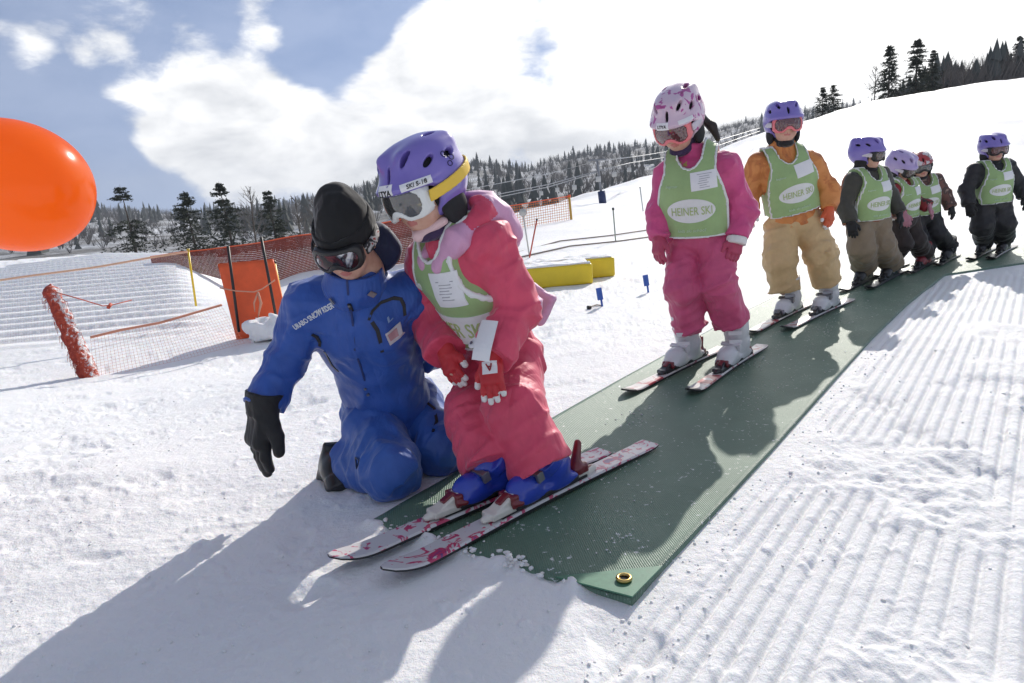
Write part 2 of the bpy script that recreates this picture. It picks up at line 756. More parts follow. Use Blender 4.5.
for (px, py, a0, a1, w) in BANKS:
    d = unit(ray(px, py))
    v = N(nt, "ShaderNodeVectorMath", operation="DOT_PRODUCT")
    nt.links.new(tc, v.inputs[0])
    v.inputs[1].default_value = d
    r = N(nt, "ShaderNodeMapRange", interpolation_type="SMOOTHSTEP")
    nt.links.new(v.outputs["Value"], r.inputs[0])
    r.inputs[1].default_value = math.cos(math.radians(a1))
    r.inputs[2].default_value = math.cos(math.radians(a0))
    r.inputs[3].default_value = 0
    r.inputs[4].default_value = w
    if acc is None:
        acc = r.outputs[0]
    else:
        a = N(nt, "ShaderNodeMath", operation="ADD")
        nt.links.new(acc, a.inputs[0])
        nt.links.new(r.outputs[0], a.inputs[1])
        acc = a.outputs[0]
# unseen white cloud added behind the camera as neutral fill light
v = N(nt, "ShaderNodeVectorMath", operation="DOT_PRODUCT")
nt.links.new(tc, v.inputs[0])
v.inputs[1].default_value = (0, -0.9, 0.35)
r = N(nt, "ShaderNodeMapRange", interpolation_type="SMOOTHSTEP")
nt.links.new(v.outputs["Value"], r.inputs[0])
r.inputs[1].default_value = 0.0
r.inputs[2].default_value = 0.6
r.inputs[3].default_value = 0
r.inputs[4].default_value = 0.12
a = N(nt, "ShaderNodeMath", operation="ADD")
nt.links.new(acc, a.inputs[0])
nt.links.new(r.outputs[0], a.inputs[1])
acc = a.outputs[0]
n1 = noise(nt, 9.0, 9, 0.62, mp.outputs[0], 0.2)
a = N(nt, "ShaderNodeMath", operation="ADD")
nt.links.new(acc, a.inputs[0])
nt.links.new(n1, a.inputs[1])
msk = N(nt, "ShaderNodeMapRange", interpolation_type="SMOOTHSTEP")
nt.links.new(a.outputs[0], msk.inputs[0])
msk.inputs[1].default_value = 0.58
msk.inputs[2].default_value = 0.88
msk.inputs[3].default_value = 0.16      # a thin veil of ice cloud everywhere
# grey undersides
mp2 = N(nt, "ShaderNodeMapping")
mp2.inputs["Scale"].default_value = (1, 1, 2.1)
mp2.inputs["Location"].default_value = (0.0, 0.0, 0.07)
nt.links.new(tc, mp2.inputs["Vector"])
n2 = noise(nt, 9.0, 6, 0.55, mp2.outputs[0], 0.25)
# the cloud is brighter towards the sun
v = N(nt, "ShaderNodeVectorMath", operation="DOT_PRODUCT")
nt.links.new(tc, v.inputs[0])
v.inputs[1].default_value = SUN
glow = N(nt, "ShaderNodeMapRange", interpolation_type="SMOOTHSTEP")
nt.links.new(v.outputs["Value"], glow.inputs[0])
glow.inputs[1].default_value = 0.80
glow.inputs[2].default_value = 0.99
glow.inputs[3].default_value = 0.0
glow.inputs[4].default_value = 1.0
cc = ramp(nt, n2, [(0.40, (8.8, 8.8, 8.8)), (0.68, (5.6, 5.75, 6.0))])
cg = N(nt, "ShaderNodeMixRGB", blend_type="MIX")
nt.links.new(glow.outputs[0], cg.inputs[0])
nt.links.new(cc, cg.inputs[1])
cg.inputs[2].default_value = (12.5, 12.4, 12.1, 1)
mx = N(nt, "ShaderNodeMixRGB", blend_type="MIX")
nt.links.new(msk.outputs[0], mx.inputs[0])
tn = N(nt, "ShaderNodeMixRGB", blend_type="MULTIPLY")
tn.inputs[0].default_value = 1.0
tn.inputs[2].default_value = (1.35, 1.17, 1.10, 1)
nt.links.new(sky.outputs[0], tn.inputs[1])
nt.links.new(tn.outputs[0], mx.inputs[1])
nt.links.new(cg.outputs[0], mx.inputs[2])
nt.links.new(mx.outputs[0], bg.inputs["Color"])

vs = scene.view_settings
vs.view_transform = "Standard"
vs.look = "None"
vs.exposure = 0.34
vs.gamma = 1.0
vs.use_curve_mapping = False
scene.cycles.use_denoising = True
scene.cycles.max_bounces = 6
scene.cycles.diffuse_bounces = 3
scene.cycles.transparent_max_bounces = 12
scene.cycles.sample_clamp_indirect = 8
# ------------------------------------------------------------------ the snow slope
KN = [0.01, 2.5, 4, 6, 8, 10, 12, 14, 17, 20, 25, 35, 55, 90, 140, 400, 2500]
TAB = [  # photo column, heights at those distances
    (-900, [0, 0, -.20, -.45, -.42, -.30, -.17, -.04, .10, -.1, -.6, -1.6, -3.2, -5, -8, -70, -70]),
    (0,   [0, 0, -.20, -.45, -.42, -.30, -.17, -.04, .14, -.1, -.6, -1.6, -3.2, -5, -8, -70, -70]),
    (100, [0, 0, -.20, -.45, -.42, -.30, -.17, -.04, .14, -.1, -.6, -1.6, -3.2, -5, -8, -70, -70]),
    (178, [0, 0, -.16, -.45, -.40, -.28, -.16, -.05, .00, -.4, -.9, -1.6, -3.2, -5, -8, -70, -70]),
    (232, [0, 0, -.12, -.45, -.42, -.34, -.60, -.85, -1.0, -1.2, -1.4, -1.8, -3.2, -5, -8, -70, -70]),
    (300, [0, 0, -.06, -.36, -.40, -.40, -.40, -.40, -.7, -1.0, -1.3, -1.8, -3.2, -5, -8, -70, -70]),
    (400, [0, 0, -.02, -.15, -.30, -.37, -.40, -.42, -.7, -1.0, -1.3, -1.8, -3.2, -5, -8, -70, -70]),
    (480, [0, 0, 0, -.02, -.06, -.12, -.15, -.20, -.32, -.42, -.52, -1.2, -3.0, -5, -8, -70, -70]),
    (520, [0, 0, 0, 0, 0, 0, -.02, -.05, -.08, -.11, -.15, -.9, -2.5, -5, -8, -70, -70]),
    (560, [0, 0, 0, 0, 0, 0, 0, .0, .0, 0.02, .05, -.1, -1.8, -4, -8, -70, -70]),
    (600, [0, 0, 0, 0, 0, 0, 0, .0, .02, .05, .10, .28, -.6, -3, -8, -70, -70]),
    (640, [0, 0, 0, 0, 0, 0, 0, .02, .05, .10, .18, .40, .70, -1, -6, -70, -70]),
    (680, [0, 0, 0, 0, 0, 0, 0, .02, .06, .12, .25, .55, 1.2, .8, 0, -60, -70]),
    (760, [0, 0, 0, 0, 0, 0, .0, .05, .15, .3, .6, 1.2, 2.4, 4.6, 5, 5, 5]),
    (850, [0, 0, 0, 0, 0, .03, .1, .22, .45, .7, 1.15, 2.2, 4.3, 7.5, 8, 8, 8]),
    (930, [0, 0, 0, 0, 0, .05, .1, .25, .5, .8, 1.3, 2.6, 4.9, 8.3, 9, 9, 9]),
    (1024, [0, 0, 0, 0, 0, .05, .1, .28, .55, .9, 1.4, 2.9, 5.3, 8.7, 9.5, 9.5, 9.5]),
    (1500, [0, 0, 0, 0, 0, .05, .1, .28, .55, .9, 1.4, 2.9, 5.3, 8.5, 9.5, 9.5, 9.5]),
]
_LA = np.linspace(math.log(0.5), math.log(2500), 220)
_AA = np.linspace(-2.2, 2.2, 300)
_acol = []
for px, z in TAB:
    d = ray(px, 240)
    _acol.append(d[0] / d[1])
_rows = np.array([np.interp(np.exp(_LA), KN, z) for px, z in TAB])
_TT = np.stack([np.interp(_AA, _acol, _rows[:, k]) for k in range(len(_LA))], -1)
for _ in range(2):
    T_ = _TT.copy()
    T_[:, 1:-1] = (_TT[:, :-2] + 2 * _TT[:, 1:-1] + _TT[:, 2:]) / 4
    _TT = T_.copy()
    _TT[1:-1] = (T_[:-2] + T_[1:-1] * 2 + T_[2:]) / 4


def base_h(x, y):
    x, y = np.asarray(x, float), np.asarray(y, float)
    yy = np.maximum(y, 0.5)
    a = np.clip((np.clip(x / yy, -2.19, 2.19) + 2.2) / 4.4 * 299, 0, 298.99)
    l = np.clip((np.log(yy) - _LA[0]) / (_LA[-1] - _LA[0]) * 219, 0, 218.99)
    i, j = a.astype(int), l.astype(int)
    u, v = a - i, l - j
    return (_TT[i, j] * (1 - u) + _TT[i + 1, j] * u) * (1 - v) + (_TT[i, j + 1] * (1 - u) + _TT[i + 1, j + 1] * u) * v


def sstep(a, b, x):
    t = np.clip((x - a) / (b - a), 0, 1)
    return t * t * (3 - 2 * t)


# outline of the green mat on the ground, left and right edge
MAT_L = np.array([G(*p)[:2] for p in [(370, 525), (620, 382), (735, 318), (800, 286), (866, 268), (935, 259), (1040, 246), (1200, 226)]])
MAT_R = np.array([G(*p)[:2] for p in [(632, 605), (773, 451), (835, 381), (872, 340), (908, 305), (945, 276), (1040, 262), (1200, 243)]])
mat_in = poly_sdf(np.concatenate([MAT_L, MAT_R[::-1]]))
MDIR = unit(np.append(MAT_R[2] - MAT_R[0], 0))[:2]
MNRM = np.array([MDIR[1], -MDIR[0]])


def ground_h(x, y, detail=True):
    z = base_h(x, y)
    r = np.hypot(x, y)
    md = mat_in(x, y)
    off = sstep(0.0, 0.18, md)              # packed flat beneath and beside the mat
    # broad undulation, then trampled lumps, then crumbs
    z = z + (fbm2(x, y, 0.35, 3, 1.0) - 0.5) * 0.16 * sstep(5, 12, r) * (0.4 + 0.6 * off)
    z = z + (fbm2(x, y, 0.06, 3, 4.0) - 0.5) * 1.6 * sstep(18, 60, r) + (fbm2(x, y, 0.16, 4, 4.4) - 0.5) * 0.9 * sstep(14, 30, r)
    if not detail:
        return z
    near = 1 - sstep(6, 14, r)
    q = (x - MAT_R[0][0]) * MNRM[0] + (y - MAT_R[0][1]) * MNRM[1]       # metres right of the mat's right edge
    right = sstep(0.0, 0.10, q) * sstep(-1.0, 0.3, y)
    chop = sstep(0.485, 0.60, fbm2(x, y, 2.1, 4, 2.0) + 0.16 * (fbm2(x, y, 0.7, 2, 8.0) - 0.5) + 0.10 * (1 - sstep(.05, .22, q)) * (q > 0))
    sm = 1 - sstep(4.5, 9.0, r)
    ph = ((q + 0.010 * (fbm2(x, y, 1.6, 2, 5.0) - 0.5)) / 0.046) % 1.0 - 0.5
    ridge = 0.0068 * (0.7 - 2 * np.exp(-(ph / 0.19) ** 2)) * (0.6 + 0.8 * vn2(x, y, 5.0, 6.0))
    z = z + right * (1 - chop) * ridge * sm
    l1 = fbm2(x, y, 9.0, 3, 3.0) - 0.5
    l2 = np.abs(fbm2(x, y, 21.0, 3, 9.0) - 0.5) * 2
    z = z + near * off * (right * chop * (0.034 * l1 - 0.016 * l2 + 0.010) + 0.004 * right * (1 - chop) * l1)
    # left of the mat: ski-scraped snow, streaks along the slope
    xs = x * 0.80 + y * 0.60
    ys = -x * 0.60 + y * 0.80
    st = fbm2(xs * 0.35, ys * 1.0, 9.0, 4, 12.0) - 0.5
    pt = sstep(0.40, 0.60, fbm2(x, y, 1.5, 3, 14.0))
    z = z + near * off * (1 - right) * ((0.017 + 0.012 * pt) * st - 0.008 * pt * l2 + 0.009 * l1 * pt)
    # hollows and lumps trodden in here and there
    w = sstep(0.62, 0.72, fbm2(x, y, 3.4, 4, 21.0))
    z = z - near * off * w * 0.014
    cr = sstep(0.60, 0.75, fbm2(x, y, 16.0, 3, 31.0)) * sstep(0.42, 0.6, fbm2(x, y, 1.1, 2, 33.0))
    z = z + near * off * cr * 0.006
    # loose snow lapping over the mat's front edge
    ab = MAT_R[0] - MAT_L[0]
    tt = np.clip(((x - MAT_L[0][0]) * ab[0] + (y - MAT_L[0][1]) * ab[1]) / ab.dot(ab), 0, 1)
    de = np.hypot(x - MAT_L[0][0] - tt * ab[0], y - MAT_L[0][1] - tt * ab[1])
    lip = np.clip(fbm2(x, y, 12.0, 3, 71.0) * 2.6 - .75, 0, 1) * (1 - sstep(.80, .90, tt))
    z = z + 0.028 * np.exp(-(de / .030) ** 2) * lip
    # groomed terraces of the bank at left
    bank = sstep(7.2, 8.4, y) * (1 - sstep(16.8, 17.6, y)) * (1 - sstep(-0.50, -0.42, x / np.maximum(y, 1)))
    t = ((y - 0.05 * x) / 0.42) % 1.0
    z = z + bank * 0.046 * (sstep(0.0, 0.15, t) - sstep(0.13, 1.0, t) - 0.4)
    return z


def build_ground():
    fine = np.linspace(math.radians(-46), math.radians(44), 1000)
    th = np.concatenate([np.radians(np.linspace(-180, -47, 60)), fine, np.radians(np.linspace(45, 179, 60))])
    r = [0.25]
    while r[-1] < 2400:
        q = r[-1]
        st = max(0.005, min(0.0024 * q * q, 0.017 * q)) if q > 1.0 else 0.06
        r.append(q + (min(st, 0.06) if 7.6 < q < 19.5 else st))
    r = np.array(r)
    T, R = np.meshgrid(th, r, indexing="ij")
    X, Y = R * np.sin(T), R * np.cos(T)
    Z = np.zeros_like(X)
    for k in range(0, X.shape[0], 100):
        Z[k:k + 100] = ground_h(X[k:k + 100], Y[k:k + 100])
    nt_, nr = X.shape
    V = np.stack([X, Y, Z], -1).reshape(-1, 3)
    i, j = np.meshgrid(np.arange(nt_), np.arange(nr - 1), indexing="ij")
    i2 = (i + 1) % nt_
    F = np.stack([i * nr + j, i * nr + j + 1, i2 * nr + j + 1, i2 * nr + j], -1).reshape(-1, 4)
    F = F[:, ::-1]
    c = np.array([[0, 0, float(base_h(0, 0))]])
    o = mesh("snow_ground", V, F, snow_mat())
    tag(o, kind="structure")
    print("ground verts", len(V))
    return o


build_ground()


def gz(x, y):
    return float(ground_h(np.array([float(x)]), np.array([float(y)]), False)[0])


def on(px, py, y):
    """the ground point below the ray through that pixel at distance y"""
    p = W(px, py, y)
    return np.array([p[0], p[1], gz(p[0], p[1])])
# ------------------------------------------------------------------ hills, woods and trees far behind
HILL = [(-700, 215), (-200, 212), (0, 209), (100, 208), (150, 209), (200, 210), (250, 206), (300, 199), (340, 190), (400, 172), (440, 165), (475, 161), (500, 163), (530, 168), (548, 158), (565, 157), (585, 152),
        (628, 146), (655, 143), (700, 133), (757, 119), (807, 113), (877, 105), (960, 98), (1100, 92), (1500, 90)]


def hill_mat():
    m, nt, bs = nodes_of("brush_and_snow")
    co = geoco(nt)
    f = noise(nt, 0.020, 8, 0.65, co)
    f2 = noise(nt, 0.11, 6, 0.7, co)
    a = N(nt, "ShaderNodeMath", operation="MULTIPLY_ADD")
    nt.links.new(f2, a.inputs[0])
    a.inputs[1].default_value = 0.55
    nt.links.new(f, a.inputs[2])
    nt.links.new(ramp(nt, a.outputs[0], [(0.55, (0.13, 0.125, 0.12)), (0.72, (0.19, 0.185, 0.18)), (0.82, (0.40, 0.41, 0.43)), (0.92, (0.66, 0.68, 0.71))]), bs.inputs["Base Color"])
    bs.inputs["Roughness"].default_value = 0.9
    bump(nt, bs, f2, 0.7, 4.0)
    return m


HA = [(ray(px, py)[0] / ray(px, py)[1], ray(px, py)[2] / ray(px, py)[1]) for px, py in HILL]
H0, H1 = 150.0, 1250.0


def hill_h(a, y):
    """height over the valley at bearing a (x / y) and distance y"""
    v = np.interp(a, [q[0] for q in HA], [q[1] for q in HA])
    top = CAM[2] + v * H1
    t = sstep(0, 1, (y - H0) / (H1 - H0)) ** 0.9
    x = a * y
    n = (fbm2(x, y, 0.006, 4, 41.0) - 0.5) * 46 * t * (1 - 0.75 * t) + (fbm2(x, y, 0.02, 3, 43.0) - 0.5) * 10 * t
    return -14 + (top + 14 - 9) * t + n


def build_hills():
    a = np.linspace(-1.9, 1.9, 320)
    y = np.concatenate([np.linspace(H0, H1, 70), [1300, 1400, 1600]])
    A, Y = np.meshgrid(a, y, indexing="ij")
    Z = np.where(Y <= H1, hill_h(A, np.minimum(Y, H1)), 0)
    k = np.argmin(np.abs(y - H1))
    for q in range(k + 1, len(y)):
        Z[:, q] = Z[:, k] - (y[q] - H1) * 0.35
    X = A * Y
    V = np.stack([X, Y, Z], -1).reshape(-1, 3)
    na, ny = A.shape
    i, j = np.meshgrid(np.arange(na - 1), np.arange(ny - 1), indexing="ij")
    F = np.stack([i * ny + j, (i + 1) * ny + j, (i + 1) * ny + j + 1, i * ny + j + 1], -1).reshape(-1, 4)
    tag(mesh("hills", V, F, hill_mat()), kind="structure")


build_hills()


def leafmat(name, c0, c1, scale=0.9):
    m, nt, bs = nodes_of(name)
    co = geoco(nt)
    nt.links.new(ramp(nt, noise(nt, scale, 4, 0.65, co), [(0.3, c0), (0.7, c1)]), bs.inputs["Base Color"])
    bs.inputs["Roughness"].default_value = 0.8
    bs.inputs["Specular IOR Level"].default_value = 0.2
    return m


M_NEEDLE = leafmat("needles", (0.028, 0.036, 0.026), (0.055, 0.066, 0.045), 3.0)
M_TRUNK = leafmat("bark", (0.06, 0.05, 0.042), (0.11, 0.09, 0.075), 5.0)
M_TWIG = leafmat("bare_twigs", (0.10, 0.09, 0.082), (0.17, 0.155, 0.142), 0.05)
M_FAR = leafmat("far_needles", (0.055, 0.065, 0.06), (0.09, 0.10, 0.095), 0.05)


def build_forest():
    """woods on the hills and above the piste: thousands of small trees that read as one mass"""
    r = np.random.default_rng(5)
    V, F, mi = [], [], []
    n = 0

    def conifer(x, y, z, h, w):
        nonlocal n
        k = 5
        a0 = r.random() * 6.28
        for lv in range(3):
            zb, zt = z + h * (0.05 + 0.27 * lv), z + h * min(1.0, 0.48 + 0.27 * lv)
            rr = w * (1 - 0.28 * lv)
            ring = [(x + rr * (0.7 + 0.6 * r.random()) * math.cos(a0 + 6.283 * i / k), y + rr * math.sin(a0 + 6.283 * i / k), zb + 0.1 * h * r.random()) for i in range(k)]
            V.extend(ring + [(x, y, zt)])
            F.extend([[n + i, n + (i + 1) % k, n + k] for i in range(k)])
            mi.extend([0] * k)
            n += k + 1

    def bare(x, y, z, h, w):
        nonlocal n
        for q in range(13):
            b = r.random() * 6.28
            s, e = 0.35 * r.random(), 0.5 + 0.5 * r.random()
            lx, ly = math.cos(b) * w * (0.3 + 0.9 * r.random()), math.sin(b) * w
            p0 = np.array([x + lx * s * 0.3, y, z + h * s * 0.7])
            p1 = np.array([x + lx, y + ly, z + h * e])
            t = h * 0.012
            V.extend([p0 - [t, 0, 0], p0 + [t, 0, 0], p1])
            F.append([n, n + 1, n + 2])
            mi.append(1)
            n += 3
    for q in range(7500):
        a = r.uniform(-0.95, 1.25)
        y = H0 + (H1 - H0) * (0.12 + 0.9 * r.random() ** 0.8)
        y = min(y, H1 + 4)
        x = a * y
        g = float(fbm2(np.array([x]), np.array([y]), 0.012, 3, 51.0)[0])
        if q % 14 == 0:
            y = H1 - 6 * r.random()
            x = a * y
        z = float(hill_h(np.array([a]), np.array([y]))[0]) - 1
        left = a < -0.35
        if g > 0.57 and r.random() < 0.7:
            h = r.uniform(8, 19) * (0.7 + 0.5 * r.random())
            conifer(x, y, z, h, h * r.uniform(.16, .24))
        elif g > 0.36 or r.random() < 0.5:
            h = r.uniform(8, 15)
            bare(x, y, z, h, h * 0.42)
    # the dark wood just beyond the piste's upper edge, right
    for q in range(2600):
        px = r.uniform(895, 1500)
        d = ray(px, 90)
        y = r.uniform(112, 150)
        x = d[0] / d[1] * y
        z = gz(x, y) - 0.5
        f = sstep(895, 960, px)
        h = r.uniform(5.5, 9.0) * (0.6 + 0.4 * f)
        if r.random() < 0.25:
            conifer(x, y, z, h * 1.05, h * 0.22)
        else:
            for _ in range(2):
                bare(x + r.normal() * 0.5, y, z, h, h * 0.4)
    o = mesh("hillside_forest", np.array(V), F, [M_FAR, M_TWIG], None, mi, False)
    tag(o, kind="stuff")


build_forest()


def conifer_tree(name, base, h, w, label, cat, group, seed, sparse=1.0, gap=None, lean=0.0):
    """trunk and whorls of drooping boughs made of needle tufts"""
    r = np.random.default_rng(seed)
    root = empty(name, base, label, cat, group)
    t = MB()
    ln = np.array([lean * h, 0, 0])
    t.tube([base + [0, 0, -0.3 * h], base + [0, 0, 0.3 * h] + ln * .3, base + [0, 0, 0.7 * h] + ln * .7, base + [0, 0, h] + ln], [0.020 * h, 0.016 * h, 0.008 * h, 0.001 * h], 7)
    t.build("trunk", M_TRUNK, root, True)
    V, F = [], []
    n = 0
    lv = 19
    for i in range(lv):
        f = (i + r.random() * 0.4) / lv
        z = h * (0.10 + 0.89 * f)
        if gap and gap[0] < f < gap[1] and r.random() < 0.8:
            continue
        R = w * (1 - f) ** 0.8 * (0.65 + 0.5 * r.random()) + 0.02 * h
        for b in range(int(r.integers(4, 8) * sparse) + 1):
            an = r.random() * 6.283
            L = R * (0.55 + 0.6 * r.random())
            dr = -0.25 - 0.25 * r.random() + 0.5 * f
            for s in range(13):
                u = (s + r.random()) / 13
                p = base + ln * (z / h) + np.array([math.cos(an) * L * u, math.sin(an) * L * u, z + dr * L * u * u])
                m = 3 if u > 0.2 else 1
                for _ in range(m):
                    sz = h * 0.022 * (0.6 + 0.8 * r.random()) * (1.15 - 0.5 * u)
                    d1 = r.normal(size=3) * [1, 1, 0.35]
                    d1 = d1 / np.linalg.norm(d1) * sz
                    d2 = np.array([math.cos(an), math.sin(an), -0.5 * r.random()]) * sz * 1.2 + r.normal(size=3) * sz * 0.25
                    q = p + r.normal(size=3) * sz * 0.5
                    V += [q - d1, q + d1, q + d2]
                    F.append([n, n + 1, n + 2])
                    n += 3
    mesh("crown", np.array(V), F, M_NEEDLE, root, None, False)
    return root


def bare_tree(name, base, h, w, label, cat, group, seed):
    r = np.random.default_rng(seed)
    root = empty(name, base, label, cat, group)
    t, c = MB(), MB()
    top = base + np.array([r.normal() * 0.03 * h, 0, h])
    t.tube([base + [0, 0, -0.1 * h], base + (top - base) * .5 + [r.normal() * .02 * h, 0, 0], top], [0.016 * h, 0.011 * h, 0.002 * h], 6)
    t.build("trunk", M_TRUNK, root, True)
    for b in range(26):
        f = 0.22 + 0.75 * r.random()
        p = base + (top - base) * f
        an = r.random() * 6.283
        L = w * (1.15 - f) * (0.6 + 0.6 * r.random())
        d = np.array([math.cos(an), math.sin(an), 1.0 + 0.8 * r.random()])
        e = p + d * L * 0.6
        c.tube([p, (p + e) / 2 + r.normal(size=3) * L * .05, e], [0.006 * h, 0.004 * h, 0.0012 * h], 3)
        for s in range(4):
            q = p + (e - p) * (0.3 + 0.6 * r.random())
            e2 = q + (d + r.normal(size=3) * 0.8) * L * 0.22
            c.tube([q, e2], [0.003 * h, 0.001 * h], 3)
    c.build("crown", M_TWIG, root)
    return root


def at_tree(px, top_py, base_py, y):
    b = W(px, base_py, y)
    t = W(px, top_py, y)
    return b, t[2] - b[2]


for i, (px, tp, bp, y, w, sp, gap, lab) in enumerate([
        (139, 183, 262, 88, .50, .9, (.52, .80), "lopsided spruce with a bare stretch below its tufted top, nearest the orange ball"),
        (199, 190, 262, 92, .62, 1.3, None, "broad bushy spruce standing behind the striped snow bank"),
        (236, 180, 262, 90, .46, 1.0, (.70, .82), "tall narrow spruce directly above the left end of the orange panel"),
        (281, 189, 262, 95, .50, 1.2, None, "dark spruce with a pointed top just left of the black knit hat")]):
    b, h = at_tree(px, tp, bp, y)
    conifer_tree("spruce_tree", b, h, h * w, lab, "tree", "spruces behind the snow bank", 60 + i, sp, gap, -0.05)
for i, (px, tp, bp, y, lab) in enumerate([(259, 186, 262, 90, "thin bare tree squeezed between two dark spruces behind the fence"),
                                          (303, 194, 262, 110, "leafless tree right of the last dark spruce behind the red net"),
                                          (318, 197, 262, 120, "pale leafless tree half hidden behind the black knit hat")]):
    b, h = at_tree(px, tp, bp, y)
    bare_tree("bare_tree", b, h, h * .45, lab, "tree", "bare trees behind the red net", 80 + i)
for i, (px, tp, bp, y, w, sp, lab) in enumerate([
        (822, 86, 128, 96, .40, 1.0, "left one of two small spruces growing close together on the ridge"),
        (833, 84, 126, 97, .45, 1.1, "right one of two small spruces growing close together on the ridge"),
        (888, 44, 106, 100, .36, 1.2, "tall spruce at the left edge of the ridge-top clump"),
        (915, 38, 101, 102, .38, 1.2, "tallest spruce in the middle of the ridge-top clump"),
        (931, 50, 98, 104, .34, 1.0, "slimmer spruce at the right of the ridge-top clump"),
        (1017, 35, 84, 118, .42, 1.0, "lone spruce rising out of the dark wood at the right edge")]):
    b, h = at_tree(px, tp, bp, y)
    conifer_tree("spruce_tree", b, h, h * w, lab, "tree", "spruces on the ridge", 90 + i, sp)
for i, (px, tp, bp, y, lab) in enumerate([(874, 66, 108, 101, "bare tree at the left foot of the ridge-top spruce clump"),
                                          (943, 62, 97, 104, "bare tree touching the slim spruce on the ridge"),
                                          (950, 58, 95, 105, "tall bare tree between the spruce clump and the dark wood"),
                                          (962, 66, 94, 105, "low bare tree at the start of the dark wood on the ridge")]):
    b, h = at_tree(px, tp, bp, y)
    bare_tree("bare_tree", b, h, h * .5, lab, "tree", "bare trees on the ridge", 110 + i)

# ------------------------------------------------------------------ the green mat
def mat_material():
    m, nt, bs = nodes_of("green_mat_fabric")
    uv = N(nt, "ShaderNodeUVMap").outputs[0]
    co = geoco(nt)
    f = noise(nt, 2.6, 6, 0.65, co)
    f2 = noise(nt, 60, 3, 0.7, co)
    sp = N(nt, "ShaderNodeSeparateXYZ")
    nt.links.new(uv, sp.inputs[0])
    ws = []
    for k, fr in ((0, 760.0), (1, 760.0)):
        a = N(nt, "ShaderNodeMath", operation="MULTIPLY")
        a.inputs[1].default_value = fr
        nt.links.new(sp.outputs[k], a.inputs[0])
        b = N(nt, "ShaderNodeMath", operation="SINE")
        nt.links.new(a.outputs[0], b.inputs[0])
        ws.append(b.outputs[0])
    w = N(nt, "ShaderNodeMath", operation="MULTIPLY")
    nt.links.new(ws[0], w.inputs[0])
    nt.links.new(ws[1], w.inputs[1])
    g = N(nt, "ShaderNodeMath", operation="MULTIPLY_ADD")
    nt.links.new(w.outputs[0], g.inputs[0])
    g.inputs[1].default_value = 0.13
    nt.links.new(f, g.inputs[2])
    base = ramp(nt, g.outputs[0], [(0.25, (0.078, 0.150, 0.103)), (0.55, (0.108, 0.198, 0.138)), (0.85, (0.16, 0.25, 0.185))])
    # dusting of snow ground into the weave
    s = N(nt, "ShaderNodeMath", operation="MULTIPLY_ADD")
    nt.links.new(noise(nt, 9, 8, 0.75, co), s.inputs[0])
    s.inputs[1].default_value = 0.6
    nt.links.new(f2, s.inputs[2])
    mk = ramp(nt, s.outputs[0], [(0.965, (0, 0, 0)), (1.03, (1, 1, 1))])
    mx = N(nt, "ShaderNodeMixRGB")
    nt.links.new(mk, mx.inputs[0])
    nt.links.new(base, mx.inputs[1])
    mx.inputs[2].default_value = (0.62, 0.66, 0.66, 1)
    nt.links.new(mx.outputs[0], bs.inputs["Base Color"])
    bs.inputs["Roughness"].default_value = 0.42
    bs.inputs["Specular IOR Level"].default_value = 0.6
    p = bump(nt, bs, w.outputs[0], 0.5, 0.002)
    bump(nt, bs, f2, 0.3, 0.004, p)
    return m


def resample(P, n):
    d = np.concatenate([[0], np.cumsum(np.linalg.norm(np.diff(P, axis=0), axis=1))])
    s = np.linspace(0, d[-1], n)
    return np.stack([np.interp(s, d, P[:, k]) for k in range(2)], -1)


MAT_Z = 0.014


